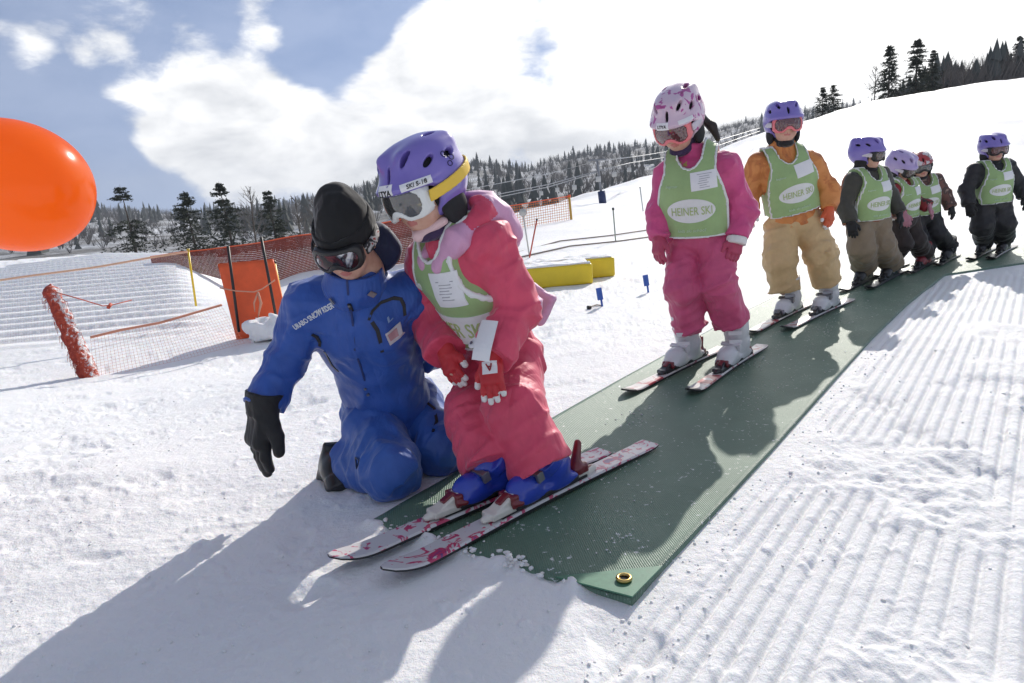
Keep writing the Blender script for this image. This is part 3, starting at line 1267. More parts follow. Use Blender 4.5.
def build_mat():
    root = empty("slope_mat", (*MAT_R[0], gz(*MAT_R[0])), "long green woven mat laid up the snow slope under the row of children", "mat")
    n, m = 160, 40
    L, R = resample(MAT_L, n), resample(MAT_R, n)
    u = np.linspace(0, 1, m)
    P = L[:, None] * (1 - u)[None, :, None] + R[:, None] * u[None, :, None]
    ce = sstep(.93, 1, u)[None, :] * sstep(14, 0, np.arange(n))[:, None]
    P = P + (fbm2(P[..., 0], P[..., 1], 3.0, 2, 60.)[..., None] - .5) * 0.03 * np.array([0, 1]) * (np.arange(n) < 2)[:, None, None]
    Z = ground_h(P[..., 0], P[..., 1], False) + MAT_Z + 0.006 * (fbm2(P[..., 0], P[..., 1], 2.2, 3, 61.) - .5) + 0.006 * ce
    T = np.concatenate([P, Z[..., None]], -1).reshape(-1, 3)
    B = T - [0, 0, MAT_Z + 0.01]
    V = np.concatenate([T, B])
    F = []
    idx = lambda i, j: i * m + j
    for i in range(n - 1):
        for j in range(m - 1):
            F.append([idx(i, j), idx(i, j + 1), idx(i + 1, j + 1), idx(i + 1, j)])
    nt_ = len(F)
    K = n * m
    for j in range(m - 1):
        F.append([idx(0, j + 1), idx(0, j), idx(0, j) + K, idx(0, j + 1) + K])
    for i in range(n - 1):
        F.append([idx(i, 0), idx(i + 1, 0), idx(i + 1, 0) + K, idx(i, 0) + K])
        F.append([idx(i + 1, m - 1), idx(i, m - 1), idx(i, m - 1) + K, idx(i + 1, m - 1) + K])
    o = mesh("fabric", V, F, mat_material(), root)
    uvl = o.data.uv_layers.new(name="UVMap")
    li = np.zeros(len(o.data.loops), np.int32)
    o.data.loops.foreach_get("vertex_index", li)
    uv = np.concatenate([P.reshape(-1, 2)] * 2)
    rot = np.array([[MDIR[0], MNRM[0]], [MDIR[1], MNRM[1]]])
    uv = uv @ rot
    uvl.data.foreach_set("uv", uv[li].astype(f32).ravel())
    # reinforced corner with its brass eyelet
    c = MAT_R[0]
    e1, e2 = unit(np.append(MAT_R[1] - c, 0))[:2], unit(np.append(MAT_L[0] - c, 0))[:2]
    cp = MB()
    pts = [c - e1 * .004 - e2 * .004, c + e1 * 0.15 - e2 * .004, c + e2 * 0.20 - e1 * .004]
    z0 = gz(*c) + MAT_Z + 0.012
    tri = [(*p, z0 - 0.004 * k) for k, p in enumerate(pts)]
    low = [(x, y, z - 0.004) for x, y, z in tri]
    cp.add(tri + low, [[0, 1, 2], [3, 4, 1, 0], [4, 5, 2, 1], [5, 3, 0, 2]])
    cp.build("corner_patch", plain("corner_green", (0.07, 0.20, 0.125), 0.5, 0.15, scale=60), root)
    g = c + e1 * 0.050 + e2 * 0.045
    ey = MB()
    pr = []
    for i in range(25):
        a = 2 * math.pi * i / 24
        pr.append((g[0] + 0.015 * math.cos(a), g[1] + 0.015 * math.sin(a), z0 + 0.002))
    ey.tube(pr, 0.005, 8, 0, False)
    eo = ey.build("eyelet", plain("brass", (0.55, 0.40, 0.14), 0.3, 0.1, 1.0, scale=100), root, True)
    hole = MB()
    hole.add([(*g, z0 + .0008)] + [(g[0] + .012 * math.cos(6.283 * i / 16), g[1] + .012 * math.sin(6.283 * i / 16), z0 + .0008) for i in range(16)], [[0, 1 + i, 1 + (i + 1) % 16] for i in range(16)])
    hole.build("eyelet_hole", plain("dark_hole", (0.01, 0.01, 0.008), 0.8), eo)


build_mat()


def build_crumbs():
    r = np.random.default_rng(3)
    ico = bmesh.new()
    bmesh.ops.create_icosphere(ico, subdivisions=1, radius=1)
    iv = np.array([v.co[:] for v in ico.verts])
    ico.verts.index_update()
    fi = np.array([[v.index for v in f.verts] for f in ico.faces])
    ico.free()
    Vs, Fs = [], []
    n = 0
    pts = []
    for _ in range(420):                    # beside the mat and on the groomed snow
        s = r.random() ** 1.6 * 3.2
        q = r.exponential(0.10) if r.random() < .5 else r.uniform(0, 1.6)
        p = MAT_R[0] + MDIR * (s - 0.6) + MNRM * q
        pts.append((*p, r.uniform(.002, .005) * (1 if r.random() < .95 else 1.9), 0.0))
    for _ in range(350):                     # left of the mat
        y = r.uniform(1.2, 5)
        x = r.uniform(-0.9, 0.05) * y
        pts.append((x, y, r.uniform(.002, .005), 0.0))
    for _ in range(420):                     # scattered on the mat
        s = r.random() ** .8 * 4.2
        p = MAT_R[0] + MDIR * s - MNRM * r.uniform(0.0, 1.0)
        if r.random() < .65:
            g = MAT_R[0] + MDIR * (s // .45 * .45 + .2) - MNRM * (0.15 + 0.55 * ((s // .45 * .37) % 1))
            p = g + r.normal(size=2) * [.10, .035] @ np.array([[.7, .7], [-.7, .7]])
        pts.append((*p, r.uniform(.001, .0035), MAT_Z + .001))
    for _ in range(60):                     # snow pushed over the front edge of the mat
        t = r.random()
        p = MAT_L[0] * (1 - t) + MAT_R[0] * t + MDIR * (r.normal() * 0.022 - 0.004)
        if t > 0.88: continue
        pts.append((*p, r.uniform(.003, .009), MAT_Z * .6))
    P = np.array(pts)
    md = mat_in(P[:, 0], P[:, 1])
    z = ground_h(P[:, 0], P[:, 1])
    for (x, y, s, dz), zz, m in zip(pts, z, md):
        if dz == 0 and m < 0.0: continue
        if dz > 0 and m > 0.02: continue
        sc = np.array([1, 1, .7]) * s * r.uniform(.7, 1.3, 3)
        v = iv * (1 + r.normal(size=(len(iv), 1)) * .16) * sc
        Vs.append(v + [x, y, zz + dz + s * .25])
        Fs.append(fi + n)
        n += len(iv)
    tag(mesh("snow_crumbs", np.concatenate(Vs), np.concatenate(Fs), snow_mat(), None, None, True), kind="stuff")


build_crumbs()
# ------------------------------------------------------------------ fences, poles, blocks, balloon
def uvmesh(name, V, F, UV, mat, parent):
    o = mesh(name, V, F, mat, parent)
    l = o.data.uv_layers.new(name="UVMap")
    li = np.zeros(len(o.data.loops), np.int32)
    o.data.loops.foreach_get("vertex_index", li)
    l.data.foreach_set("uv", np.asarray(UV)[li].astype(f32).ravel())
    return o


def net(name, root, top, bot, mat, rows=14, cols=90, sag=0.04):
    """a net hung between two 3-D polylines"""
    def rs(P, n):
        P = np.asarray(P, float)
        d = np.concatenate([[0], np.cumsum(np.linalg.norm(np.diff(P, axis=0), axis=1))])
        s = np.linspace(0, d[-1], n)
        return np.stack([np.interp(s, d, P[:, k]) for k in range(3)], -1), s
    T, s = rs(top, cols)
    B, _ = rs(bot, cols)
    u = np.linspace(0, 1, rows)
    P = B[:, None] * (1 - u)[None, :, None] + T[:, None] * u[None, :, None]
    P[..., 1] += sag * (vn2(P[..., 0], P[..., 2], 1.7, 3.) - .5) * 2
    P[..., 2] += sag * (vn2(P[..., 0], P[..., 2], 1.1, 5.) - .5)
    hgt = np.linalg.norm(T - B, axis=1).mean()
    UV = np.stack(np.broadcast_arrays(s[:, None], (u * hgt)[None, :]), -1).reshape(-1, 2)
    i, j = np.meshgrid(np.arange(cols - 1), np.arange(rows - 1), indexing="ij")
    F = np.stack([i * rows + j, (i + 1) * rows + j, (i + 1) * rows + j + 1, i * rows + j + 1], -1).reshape(-1, 4)
    return uvmesh(name, P.reshape(-1, 3), F, UV, mat, root), T, B


M_RED = plain("frosted_red_net", (0.50, 0.075, 0.035), 0.6, 0.3, scale=25)
M_ORANGE = plain("orange_vinyl", (0.80, 0.115, 0.03), 0.5, 0.12, scale=6)
M_BLACKP = plain("black_post", (0.02, 0.018, 0.018), 0.5)
M_YEL = plain("yellow_plastic", (0.80, 0.56, 0.02), 0.4, 0.06)
M_YELF = plain("yellow_foam_vinyl", (0.80, 0.59, 0.025), 0.42, 0.08, scale=5)
M_BLUEP = plain("blue_plastic", (0.03, 0.10, 0.42), 0.4)
M_ROPE = plain("grey_rope", (0.30, 0.25, 0.22), 0.8)
M_PALE = plain("pale_pole", (0.52, 0.52, 0.50), 0.5)

# --- orange balloon
def build_balloon():
    c = W(6, 184, 2.2)
    root = empty("balloon", c, "big glossy orange balloon floating at the left edge of the picture", "balloon")
    m, nt, bs = nodes_of("orange_balloon_rubber")
    co = objco(nt)
    nt.links.new(ramp(nt, noise(nt, 3, 3, 0.5, co), [(0.3, (0.93, 0.23, 0.025)), (0.7, (0.96, 0.28, 0.035))]), bs.inputs["Base Color"])
    bs.inputs["Roughness"].default_value = 0.22
    bs.inputs["Coat Weight"].default_value = 0.6
    bs.inputs["Coat Roughness"].default_value = 0.08
    tr = N(nt, "ShaderNodeBsdfTranslucent")
    tr.inputs[0].default_value = (1.0, 0.34, 0.06, 1)
    mx = N(nt, "ShaderNodeMixShader")
    mx.inputs[0].default_value = 0.72
    nt.links.new(bs.outputs[0], mx.inputs[1])
    nt.links.new(tr.outputs[0], mx.inputs[2])
    nt.links.new(mx.outputs[0], nt.nodes["Material Output"].inputs[0])
    # egg with its neck at the far left; the long axis dips to the right
    ax = unit(_R * 0.975 - _U * 0.22 + 0.1 * _F)
    up = unit(_U - ax * _U.dot(ax))
    sd = np.cross(ax, up)
    V, F = [], []
    n, k = 48, 64
    for i in range(n + 1):
        t = math.pi * i / n
        x = math.cos(t)
        r = math.sin(t) * (1.0 + 0.10 * x)
        for j in range(k):
            a = 2 * math.pi * j / k
            V.append(c + ax * x * 0.247 + (up * math.cos(a) * 0.199 + sd * math.sin(a) * 0.199) * r)
    for i in range(n):
        for j in range(k):
            jj = (j + 1) % k
            F.append([i * k + j, (i + 1) * k + j, (i + 1) * k + jj, i * k + jj])
    mesh("skin_panel", V, F, m, root)
    b = MB()
    e = c - ax * 0.245
    b.tube([e + ax * .01, e - ax * .012, e - ax * .025, e - ax * .04], [.012, .008, .010, .018], 12)
    b.build("knot", m, root, True)
    s = MB()
    g = np.array([e[0] - 0.45, e[1] - .1, gz(e[0] - .45, e[1] - .1)])
    s.tube([e - ax * .025, e * .6 + g * .4 + [-.08, 0, -.05], g], .0015, 5)
    s.build("string", M_ROPE, root, True)


build_balloon()

# --- upright bundle of rolled netting at left
def build_bundle():
    a, b = W(91, 379, 6.0), W(51, 291, 6.25)
    root = empty("rolled_net", a, "leaning bundle of rolled red netting frosted with snow, stuck upright in the snow", "net roll")
    m, nt, bs = nodes_of("frosted_netting")
    co = geoco(nt)
    g = N(nt, "ShaderNodeNewGeometry")
    sp = N(nt, "ShaderNodeSeparateXYZ")
    nt.links.new(g.outputs["Normal"], sp.inputs[0])
    ad = N(nt, "ShaderNodeMath", operation="MULTIPLY_ADD")
    nt.links.new(sp.outputs[0], ad.inputs[0])
    ad.inputs[1].default_value = 0.22
    nt.links.new(noise(nt, 26, 6, 0.75, co), ad.inputs[2])
    nt.links.new(ramp(nt, ad.outputs[0], [(0.40, (0.34, 0.035, 0.02)), (0.62, (0.58, 0.09, 0.045)), (0.70, (0.80, 0.78, 0.78)), (0.78, (0.86, 0.86, 0.87))]), bs.inputs["Base Color"])
    bs.inputs["Roughness"].default_value = 0.8
    bump(nt, bs, noise(nt, 80, 4, 0.7, co), 0.8, 0.02)
    d = b - a
    f = Field()
    f.cap(a - d * .05, b, .085, .058, .02)
    f.ell(b - d * .02, (.075, .07, .04), None, .03)
    f.add(lambda P: 0.022 * (vnoise(P * f32(18)) - .5) + .02 * (vnoise(P * f32(45)) - .5), a - .4, b + .4, 0, "d")
    V, F = f.mesh(.012)
    mesh("netting_roll", V, F, m, root)
    w = MB()
    r = np.random.default_rng(8)
    for i in range(150):
        t = r.random()
        p = a + d * t
        o = r.normal(size=3) * [1, .6, .5]
        o = o / np.linalg.norm(o)
        p0 = p + o * .06
        w.tube([p0, p0 + o * .03 + [0, 0, -.02], p0 + o * .035 + [0, 0, -.05 - .04 * r.random()]], [.004, .003, .002], 4)
    w.build("loose_strand", m, root)
    rope = MB()
    p0 = W(55, 292, 6.2)
    rope.tube([p0, W(80, 299, 6.3), W(103, 306, 6.4), W(112, 305, 6.45), W(132, 300, 6.6)], .005, 6)
    rope.tube([W(108, 308, 6.4), W(111, 304, 6.45)], .016, 6)
    rope.build("tether_rope", M_RED, root, True)


build_bundle()


def ground_line(pts):
    return [np.array([p[0], p[1], gz(p[0], p[1]) - .02]) for p in pts]


# --- nets
def net_fence(name, label, top_px, y, mat, rope_mat, depth_fn=None, group=None, rows=14, bottom_px=None, sag=0.04):
    T = [W(px, py, yy) for (px, py), yy in zip(top_px, y)]
    if bottom_px is None:
        B = ground_line(T)
    else:
        B = [W(px, py, yy) for (px, py), yy in zip(bottom_px, y)]
    root = empty(name, B[0], label, "net fence", group)
    o, T2, B2 = net("netting", root, T, B, mat, rows, 110, sag)
    r = MB()
    r.tube(o_line(o, rows, rows - 1), .012, 5)
    r.build("top_rope", rope_mat, root, True)
    return root


def o_line(o, rows, k):
    n = len(o.data.vertices)
    co = np.zeros(n * 3, f32)
    o.data.vertices.foreach_get("co", co)
    co = co.reshape(-1, 3)[k::rows]
    return co + np.array(o.parent.location)


net_fence("net_fence", "dark red snow net fence strung behind the kneeling instructor and the orange panel",
          [(150, 257), (180, 252), (250, 243), (320, 233), (372, 224), (425, 214)], [14.2, 14, 13.8, 13.6, 13.5, 13.4],
          net_mat("dark_red_netting", (0.27, 0.040, 0.024), .028, .70, (0.12, 0.024, 0.018)), M_ORANGE, sag=.05)
net_fence("net_fence", "fine pale orange netting low across the striped snow bank at left",
          [(-60, 288), (30, 275), (100, 266), (188, 252)], [7.7, 7.8, 8.0, 8.4],
          net_mat("pale_orange_netting", (0.80, 0.45, 0.3), .028, .022), plain("pale_orange_rope", (.7, .42, .28), .7),
          bottom_px=[(-60, 352), (30, 340), (100, 332), (196, 318)], sag=.02)
net_fence("net_fence", "low faded orange net sagging between the frosted bundle and the orange panel",
          [(90, 338), (120, 330), (160, 322), (222, 304)], [6.0, 6.1, 6.3, 6.8],
          net_mat("faded_orange_netting", (0.75, 0.34, 0.24), .028, .06), plain("faded_rope", (.6, .25, .16), .7),
          bottom_px=[(94, 380), (130, 371), (180, 360), (245, 343)], sag=.03)
net_fence("net_fence", "far light orange net fence on the snow hump right of the purple helmet",
          [(478, 213), (500, 207), (530, 202), (569, 196)], [15.5, 15.7, 16, 16.4],
          net_mat("light_orange_netting", (0.80, 0.24, 0.06), .06, .16), M_ORANGE, sag=.04)

# --- orange panel with its black posts
def build_panel():
    y = 7.2
    tl, tr, bl, br = W(218, 264, y + .1), W(273, 259, y + .2), W(237, 340, y - .05), W(290, 330, y + .1)
    root = empty("safety_panel", (bl + br) / 2, "bright orange padded safety panel strapped to two black posts", "safety panel")
    n = unit(np.cross(tr - tl, bl - tl))
    if n[1] < 0: n = -n
    k = 14
    V, F = [], []
    for s in (0, 1):
        for i in range(k + 1):
            for j in range(k + 1):
                u, v = i / k, j / k
                p = (bl * (1 - u) + br * u) * (1 - v) + (tl * (1 - u) + tr * u) * v
                edge = min(u, 1 - u, v, 1 - v)
                pu = 0.006 * (1 - math.exp(-edge * 14)) + 0.003 * math.sin(v * 9 + u * 3)
                V.append(p + n * (-pu - .02 if s == 0 else 0.03 + pu))
    q = (k + 1) ** 2
    for i in range(k):
        for j in range(k):
            a = i * (k + 1) + j
            F.append([a, a + k + 1, a + k + 2, a + 1])
            F.append([q + a, q + a + 1, q + a + k + 2, q + a + k + 1])
    ring = [i * (k + 1) for i in range(k + 1)] + [k * (k + 1) + j for j in range(1, k + 1)] + [i * (k + 1) + k for i in range(k - 1, -1, -1)] + [j for j in range(k - 1, 0, -1)]
    for i in range(len(ring)):
        a, b = ring[i], ring[(i + 1) % len(ring)]
        F.append([a, a + q, b + q, b])
    mesh("padding", V, F, M_ORANGE, root)
    for (a, b) in (((228, 246), (239, 332)), ((261, 237), (277, 322))):
        t = MB()
        t.tube([W(*a, y - .06), (W(*a, y - .06) + W(*b, y - .13)) / 2, W(*b, y - .14)], .015, 10)
        t.build("post", M_BLACKP, root, True)
    t = MB()
    t.tube([W(220, 288, y - .12), W(236, 291, y - .15), W(254, 292, y - .15), (W(262, 289, y - .15)), W(275, 280, y - .1)], .007, 5)
    t.tube([W(258, 292, y - .15), W(261, 303, y - .15), W(258, 318, y - .15)], [.01, .016, .006], 6)
    t.tube([W(258, 292, y - .15), W(254, 303, y - .15), W(255, 312, y - .15)], [.008, .01, .004], 6)
    t.build("strap_cord", plain("faded_cord", (.62, .30, .2), .7), root, True)


build_panel()
# lump of hard snow at the foot of the panel
f = Field()
c = W(262, 329, 6.9)
f.box(c + [0.05, 0, .0], (.20, .12, .09), .03, axes((.3, 1, .1)), .03)
f.ell(c + [.14, -.02, .03], (.10, .09, .09), None, .05)
f.add(lambda P: .10 * (vnoise(P * f32(9)) - .5) + .03 * (vnoise(P * f32(28)) - .5), c - .8, c + .8, 0, "d")
V, F = f.mesh(.02)
tag(mesh("snow_block", V, F, snow_mat()), "jagged grey-white block of snow at the foot of the orange panel", "snow block")


def stick(name, a, b, r, mat, label, cat="pole", extra=None, group=None):
    root = empty(name, b, label, cat, group)
    t = MB()
    t.tube([a, b - np.array([0, 0, .08])], r, 8)
    t.build("shaft", mat, root, True)
    if extra: extra(root, a, b)
    return root


def tipcap(mat, r, l=.03):
    def fn(root, a, b):
        t = MB()
        d = unit(a - b)
        t.tube([a - d * l, a + d * .004], r, 8)
        t.build("end_cap", mat, root, True)
    return fn


stick("marker_pole", W(188, 249, 8.6), W(195, 300, 8.5), .014, M_YEL, "yellow marker pole at the right end of the striped snow bank", extra=tipcap(plain("dull_yellow", (.5, .36, .03), .5), .019), group="yellow poles by the fence")
stick("marker_pole", W(274, 261, 7.6), W(285, 316, 7.5), .017, M_YEL, "yellow marker pole beside the right edge of the orange panel", extra=tipcap(M_BLACKP, .019), group="yellow poles by the fence")


def disc(root, a, b):
    t = MB()
    d = a + [0, -.012, .02]
    t.tube([d, d + [0, .02, 0]], .052, 20)
    t.build("disc", M_PALE, root, True)


stick("disc_marker", W(523, 214, 9.4), W(529, 250, 9.4), .010, M_PALE, "pale stick with a round disc on top stuck in the snow behind the pink jacket", "marker", disc)
stick("slalom_pole", W(537, 219, 9.0), W(529, 252, 9.0), .010, plain("red_pole", (.55, .10, .07), .5), "thin red pole leaning right, beside the disc-topped stick", extra=tipcap(M_BLACKP, .012, .02))
stick("marker_pole", W(613, 208, 10.2), W(616, 243, 10.2), .010, plain("grey_green_pole", (.28, .32, .27), .5), "thin grey-green pole standing alone above the yellow foam blocks", extra=tipcap(M_BLACKP, .017, .03))
stick("marker_pole", W(640, 187, 17), W(643, 208, 17), .014, plain("grey_pole", (.42, .44, .46), .5), "thin grey pole standing up the slope just left of the pink jacket sleeve", extra=tipcap(M_PALE, .02, .03))
stick("marker_pole", W(569, 195, 16.4), W(572, 225, 16.4), .030, plain("ochre_pole", (.55, .33, .06), .5), "ochre end post of the far light orange net", "post", tipcap(M_ORANGE, .038, .05))
stick("marker_pole", W(956, 155, 24), W(957, 166, 24), .03, plain("dark_grey_pole", (.12, .12, .12), .6), "short dark pole on the open slope left of the black-clad child", extra=tipcap(M_BLACKP, .036, .06))
stick("stake", W(653, 202, 19), W(652, 209, 19), .06, M_BLACKP, "dark stub poking out of the snow left of the pink jacket sleeve", "stake", tipcap(M_BLACKP, .07, .05))


def flag(root, a, b):
    f = [a, a + [.38, 0, -.05], a + [.34, .06, -.5], a + [.02, .02, -.45]]
    V = f + [p + np.array([0, .02, 0]) for p in f]
    mesh("pennant", V, [[0, 1, 2, 3], [7, 6, 5, 4], [0, 4, 5, 1], [1, 5, 6, 2], [2, 6, 7, 3], [3, 7, 4, 0]], M_ORANGE, root, None, False)


stick("flag_pole", W(907, 138, 40), W(908, 156, 40), .03, M_ORANGE, "small orange flag on the slope above the red and white helmet", "flag", flag)

# --- rope lift: pylon, cables, hangers
def build_lift():
    b = W(603, 203, 24)
    root = empty("rope_lift", b, "rope lift pylon with cables and pale hangers crossing in front of the wooded hill", "ski lift")
    t = MB()
    top = W(597, 160, 24)
    t.tube([b - np.array([0, 0, .3]), b * .3 + top * .7, top], [.05, .04, .035], 10)
    A = np.eye(3)
    t.box(top, (.30, .04, .03), A)
    t.build("pylon", plain("grey_steel", (.22, .23, .25), .5), root, True)
    p = MB()
    p.tube([b - np.array([0, 0, .1]), b * .72 + top * .28], .13, 12)
    p.build("pad", plain("navy_pad", (.03, .045, .12), .6), root, True)
    cab = MB()
    grey = plain("steel_cable", (.40, .41, .42), .4)
    L = [[(430, 197, 52), (493, 184.5, 40), (548, 174, 31), (597, 161, 24), (640, 156, 33), (700, 146, 44), (760, 128, 60)],
         [(430, 208, 52), (489, 196, 40), (548, 184.5, 31), (597, 171, 24), (630, 163, 30), (700, 152, 44), (760, 131, 60)],
         [(430, 211, 52), (489, 199, 40), (548, 187, 31), (597, 172.5, 24)]]
    for q in L:
        cab = MB()
        cab.tube([W(*p) for p in q], .018, 5)
        cab.build("cable", grey, root, True)
    for (px, py, y) in [(541, 188, 32), (557, 184, 29.5), (574, 181, 27), (598, 172, 24), (614, 168, 27), (629, 164, 30)]:
        h = MB()
        q = W(px, py, y)
        h.tube([q, q - [0, 0, .16]], .012, 5)
        h.box(q - [0, 0, .24], (.08, .06, .09))
        h.build("hanger", M_PALE, root, True)


build_lift()

# --- two yellow foam blocks
def foam_block(c, d, L, wd, h, label):
    root = empty("foam_block", c, label, "foam block", "yellow foam blocks on the snow")
    A = np.stack([np.array([d[0], d[1], 0]), np.array([-d[1], d[0], 0]), np.array([0, 0, 1.])])
    f = Field()
    f.box(np.array(c) + [0, 0, h / 2], (L / 2, wd / 2, h / 2), .02, A, .01)
    V, F = f.mesh(.012)
    o = mesh("cover", V, F, M_YELF, root)
    for e in (-1, 1):
        s = MB()
        q = np.array(c) + [0, 0, h / 2] + A[0] * e * (L / 2 + .001)
        s.tube([q - A[0] * .002, q + A[0] * .004], .014, 12)
        s.build("vent_eyelet", plain("dull_brass", (.35, .25, .05), .4, .1, .8), root, True)
    f = Field()
    f.box(np.array(c) + [0, 0, h + .004], (L / 2 * .97, wd / 2 * .9, .012), .01, A, .01)
    f.add(lambda P: .02 * (vnoise(P * f32(14)) - .5), np.array(c) - 1, np.array(c) + 1, 0, "d")
    V, F = f.mesh(.012)
    mesh("snow_dusting", V, F, snow_mat(), root)


g0, g1 = G(594, 284), G(530, 290)
dd = unit(g1 - g0)[:2]
nn = np.array([-dd[1], dd[0]])
if nn[1] < 0: nn = -nn
c0 = g0[:2] + dd * .62 + nn * .16
foam_block((*c0, gz(*c0)), dd, 1.24, .30, .19, "nearer and longer yellow foam block, its end just right of the pink jacket")
g0 = G(616, 277)
c0 = g0[:2] + dd * .62 + nn * .16
foam_block((*c0, gz(*c0)), dd, 1.24, .30, .19, "farther yellow foam block, showing only its right end")


# --- blue paddle markers
def blue_marker(px, py, label, cable):
    g = G(px, py)
    root = empty("paddle_marker", g, label, "marker", "blue paddle markers")
    t = MB()
    lean = np.array([-.018, 0, 0])
    t.tube([g - [0, 0, .02], g + [0, 0, .06] + lean * .4], .008, 8)
    t.build("stem", M_BLUEP, root, True)
    p = MB()
    A = axes((0.1, -1, 0), unit(np.array([-.12, 0, 1])))
    p.box(g + [0, 0, .098] + lean, (.021, .008, .046), A)
    p.build("paddle", M_BLUEP, root)
    if cable:
        a = MB()
        q = G(590, 309)
        a.tube([g + [0, 0, .006], g * .6 + q * .4 + [0, .05, .012], q + [.02, .04, .012], q + [0, 0, .012]], .006, 6)
        a.build("cord", plain("beige_cord", (.45, .38, .30), .6), root, True)
        e = MB()
        e.tube([q + [0.006, 0, .012], q + [-.02, -.01, .014]], .014, 10)
        e.build("plug", M_BLACKP, root, True)


blue_marker(602.5, 306.5, "blue paddle marker with a short cord lying beside it, nearer of the two", True)
blue_marker(648.5, 292, "blue paddle marker next to the pink trousers, farther of the two", False)
# rope lying across the snow behind the blocks
for a, lab in (([(500, 255), (560, 243), (610, 236), (660, 229)], "upper of two thin grey ropes lying on the snow behind the yellow blocks"), ([(520, 258), (570, 248), (620, 243), (660, 237)], "lower of two thin grey ropes lying on the snow behind the yellow blocks")):
    t = MB()
    P = []
    for q in a:
        g = G(*q)
        P.append(np.array([g[0], g[1], gz(g[0], g[1]) + .02]))
    t.tube(P, .012, 5)
    tag(t.build("rope", M_ROPE, None, True), lab, "rope", "ropes on the snow")


# --- distant skier
def far_skier(px, py, y, h):
    b = W(px, py, y)
    root = empty("person", b, "tiny distant person in dark clothes skiing down the open slope", "person")
    f = Field()
    s = h / 1.2
    f.cap(b + [-.12 * s, 0, .05], b + [-.08 * s, 0, .55 * s], .09 * s, .12 * s)
    f.cap(b + [.14 * s, 0, .05], b + [.06 * s, 0, .55 * s], .09 * s, .12 * s)
    f.cap(b + [0, 0, .55 * s], b + [.08 * s, -.1, .95 * s], .16 * s, .17 * s)
    f.cap(b + [-.1 * s, -.1, .92 * s], b + [-.3 * s, -.2, .6 * s], .07 * s, .06 * s)
    f.cap(b + [.25 * s, -.1, .92 * s], b + [.38 * s, -.2, .6 * s], .07 * s, .06 * s)
    f.ell(b + [.1 * s, -.12, 1.15 * s], (.11 * s, .12 * s, .14 * s))
    V, F = f.mesh(.04)
    mesh("body", V, F, plain("dark_suit", (.04, .04, .05), .7), root)
    k = MB()
    for e in (-1, 1):
        k.box(b + [.12 * e * s, -.1, .03], (.05, .6 * s, .02), axes((.5, -.85, 0)))
    k.build("ski_pair", M_BLACKP, root)


far_skier(947, 124, 60, 1.1)
# ------------------------------------------------------------------ people: shared pieces
def roundbox2(x, z, hx, hz, r):
    qx, qz = np.abs(x) - (hx - r), np.abs(z) - (hz - r)
    return np.sqrt(np.maximum(qx, 0) ** 2 + np.maximum(qz, 0) ** 2) + np.minimum(np.maximum(qx, qz), 0) - r


def ellf(c, r):
    c, r = np.asarray(c, f32), np.asarray(r, f32)

    def fn(P):
        q = P - c
        k0 = np.linalg.norm(q / r, axis=-1)
        k1 = np.linalg.norm(q / (r * r), axis=-1) + 1e-9
        return k0 * (k0 - 1) / k1
    return fn


HC, HR = np.array([0, -.018, .037]), np.array([.110, .134, .117])
HELM = ellf(HC, HR)
HF = {}


class Place:
    """a local frame (rows of A: left, forward, up) at H with scale k"""
    def __init__(s, H, A, k=1.0):
        s.H, s.A, s.k = np.asarray(H, float), np.asarray(A, float), k

    def __call__(s, P):
        return s.H + (np.asarray(P, float) * s.k) @ s.A

    def field(s, fn):
        A, H, k = s.A.astype(f32), s.H.astype(f32), s.k
        return lambda P: fn(((P - H) @ A.T) / f32(k)) * k

    def part(s, name, field, h, mats, parent, midx=None):
        V, F = field.mesh(h)
        if np.linalg.det(s.A) < 0: F = F[:, ::-1]
        mi = None
        if midx is not None:
            mi = midx(V[F].mean(1))
        return mesh(name, s(V), F, mats, parent, mi)


def head_prims(f, pl, rough=False):
    k, A = pl.k, pl.A
    E = lambda c, r, kk=.02: f.ell(pl(c), np.array(r) * k, A, kk * k)
    E((0, -.012, .03), (.070, .088, .080))
    E((0, .030, -.022), (.056, .056, .076), .03)
    E((0, .052, -.064), (.029, .027, .022), .03)
    if not rough:
        for s in (-1, 1):
            E((s * .033, .052, -.036), (.026, .026, .024), .02)
            f.ell(pl((s * .031, .094, .012)), np.array((.017, .016, .011)) * k, A, .012 * k, "s")
        f.cap(pl((0, .083, .010)), pl((0, .098, -.020)), .007 * k, .0115 * k, .012 * k)
        for s in (-1, 1):
            E((s * .009, .090, -.024), (.008, .009, .007), .008)
        E((0, .0815, -.0455), (.020, .010, .0052), .006)
        E((0, .0800, -.0555), (.016, .010, .0058), .006)
    else:
        f.cap(pl((0, .083, .005)), pl((0, .098, -.024)), .010 * k, .014 * k, .012 * k)
    f.cap(pl((0, -.02, -.05)), pl((0, -.035, -.15)), .052 * k, .055 * k, .03 * k)


def make_eyes(pl, root):
    for s in (-1, 1):
        f = Field()
        f.ell((s * .031, .080, .010), (.013, .013, .012))
        V, F = f.mesh(.003)
        e = mesh("eye", pl(V), F, plain("eye_white", (.7, .68, .65), .2, bmp=0), root)
        f = Field()
        f.ell((s * .031, .0915, .010), (.0062, .004, .0062))
        V, F = f.mesh(.0015)
        mesh("iris", pl(V), F, plain("eye_dark", (.02, .012, .008), .15, bmp=0), e)


def opening(f, op="s", g=0.0):
    f.box((0, .185, -.105 - g), (.2, .150, .140), .035, None, .012, op)
    f.box((0, -.10, -.220 - g), (.3, .3, .145), .02, None, .012, op)


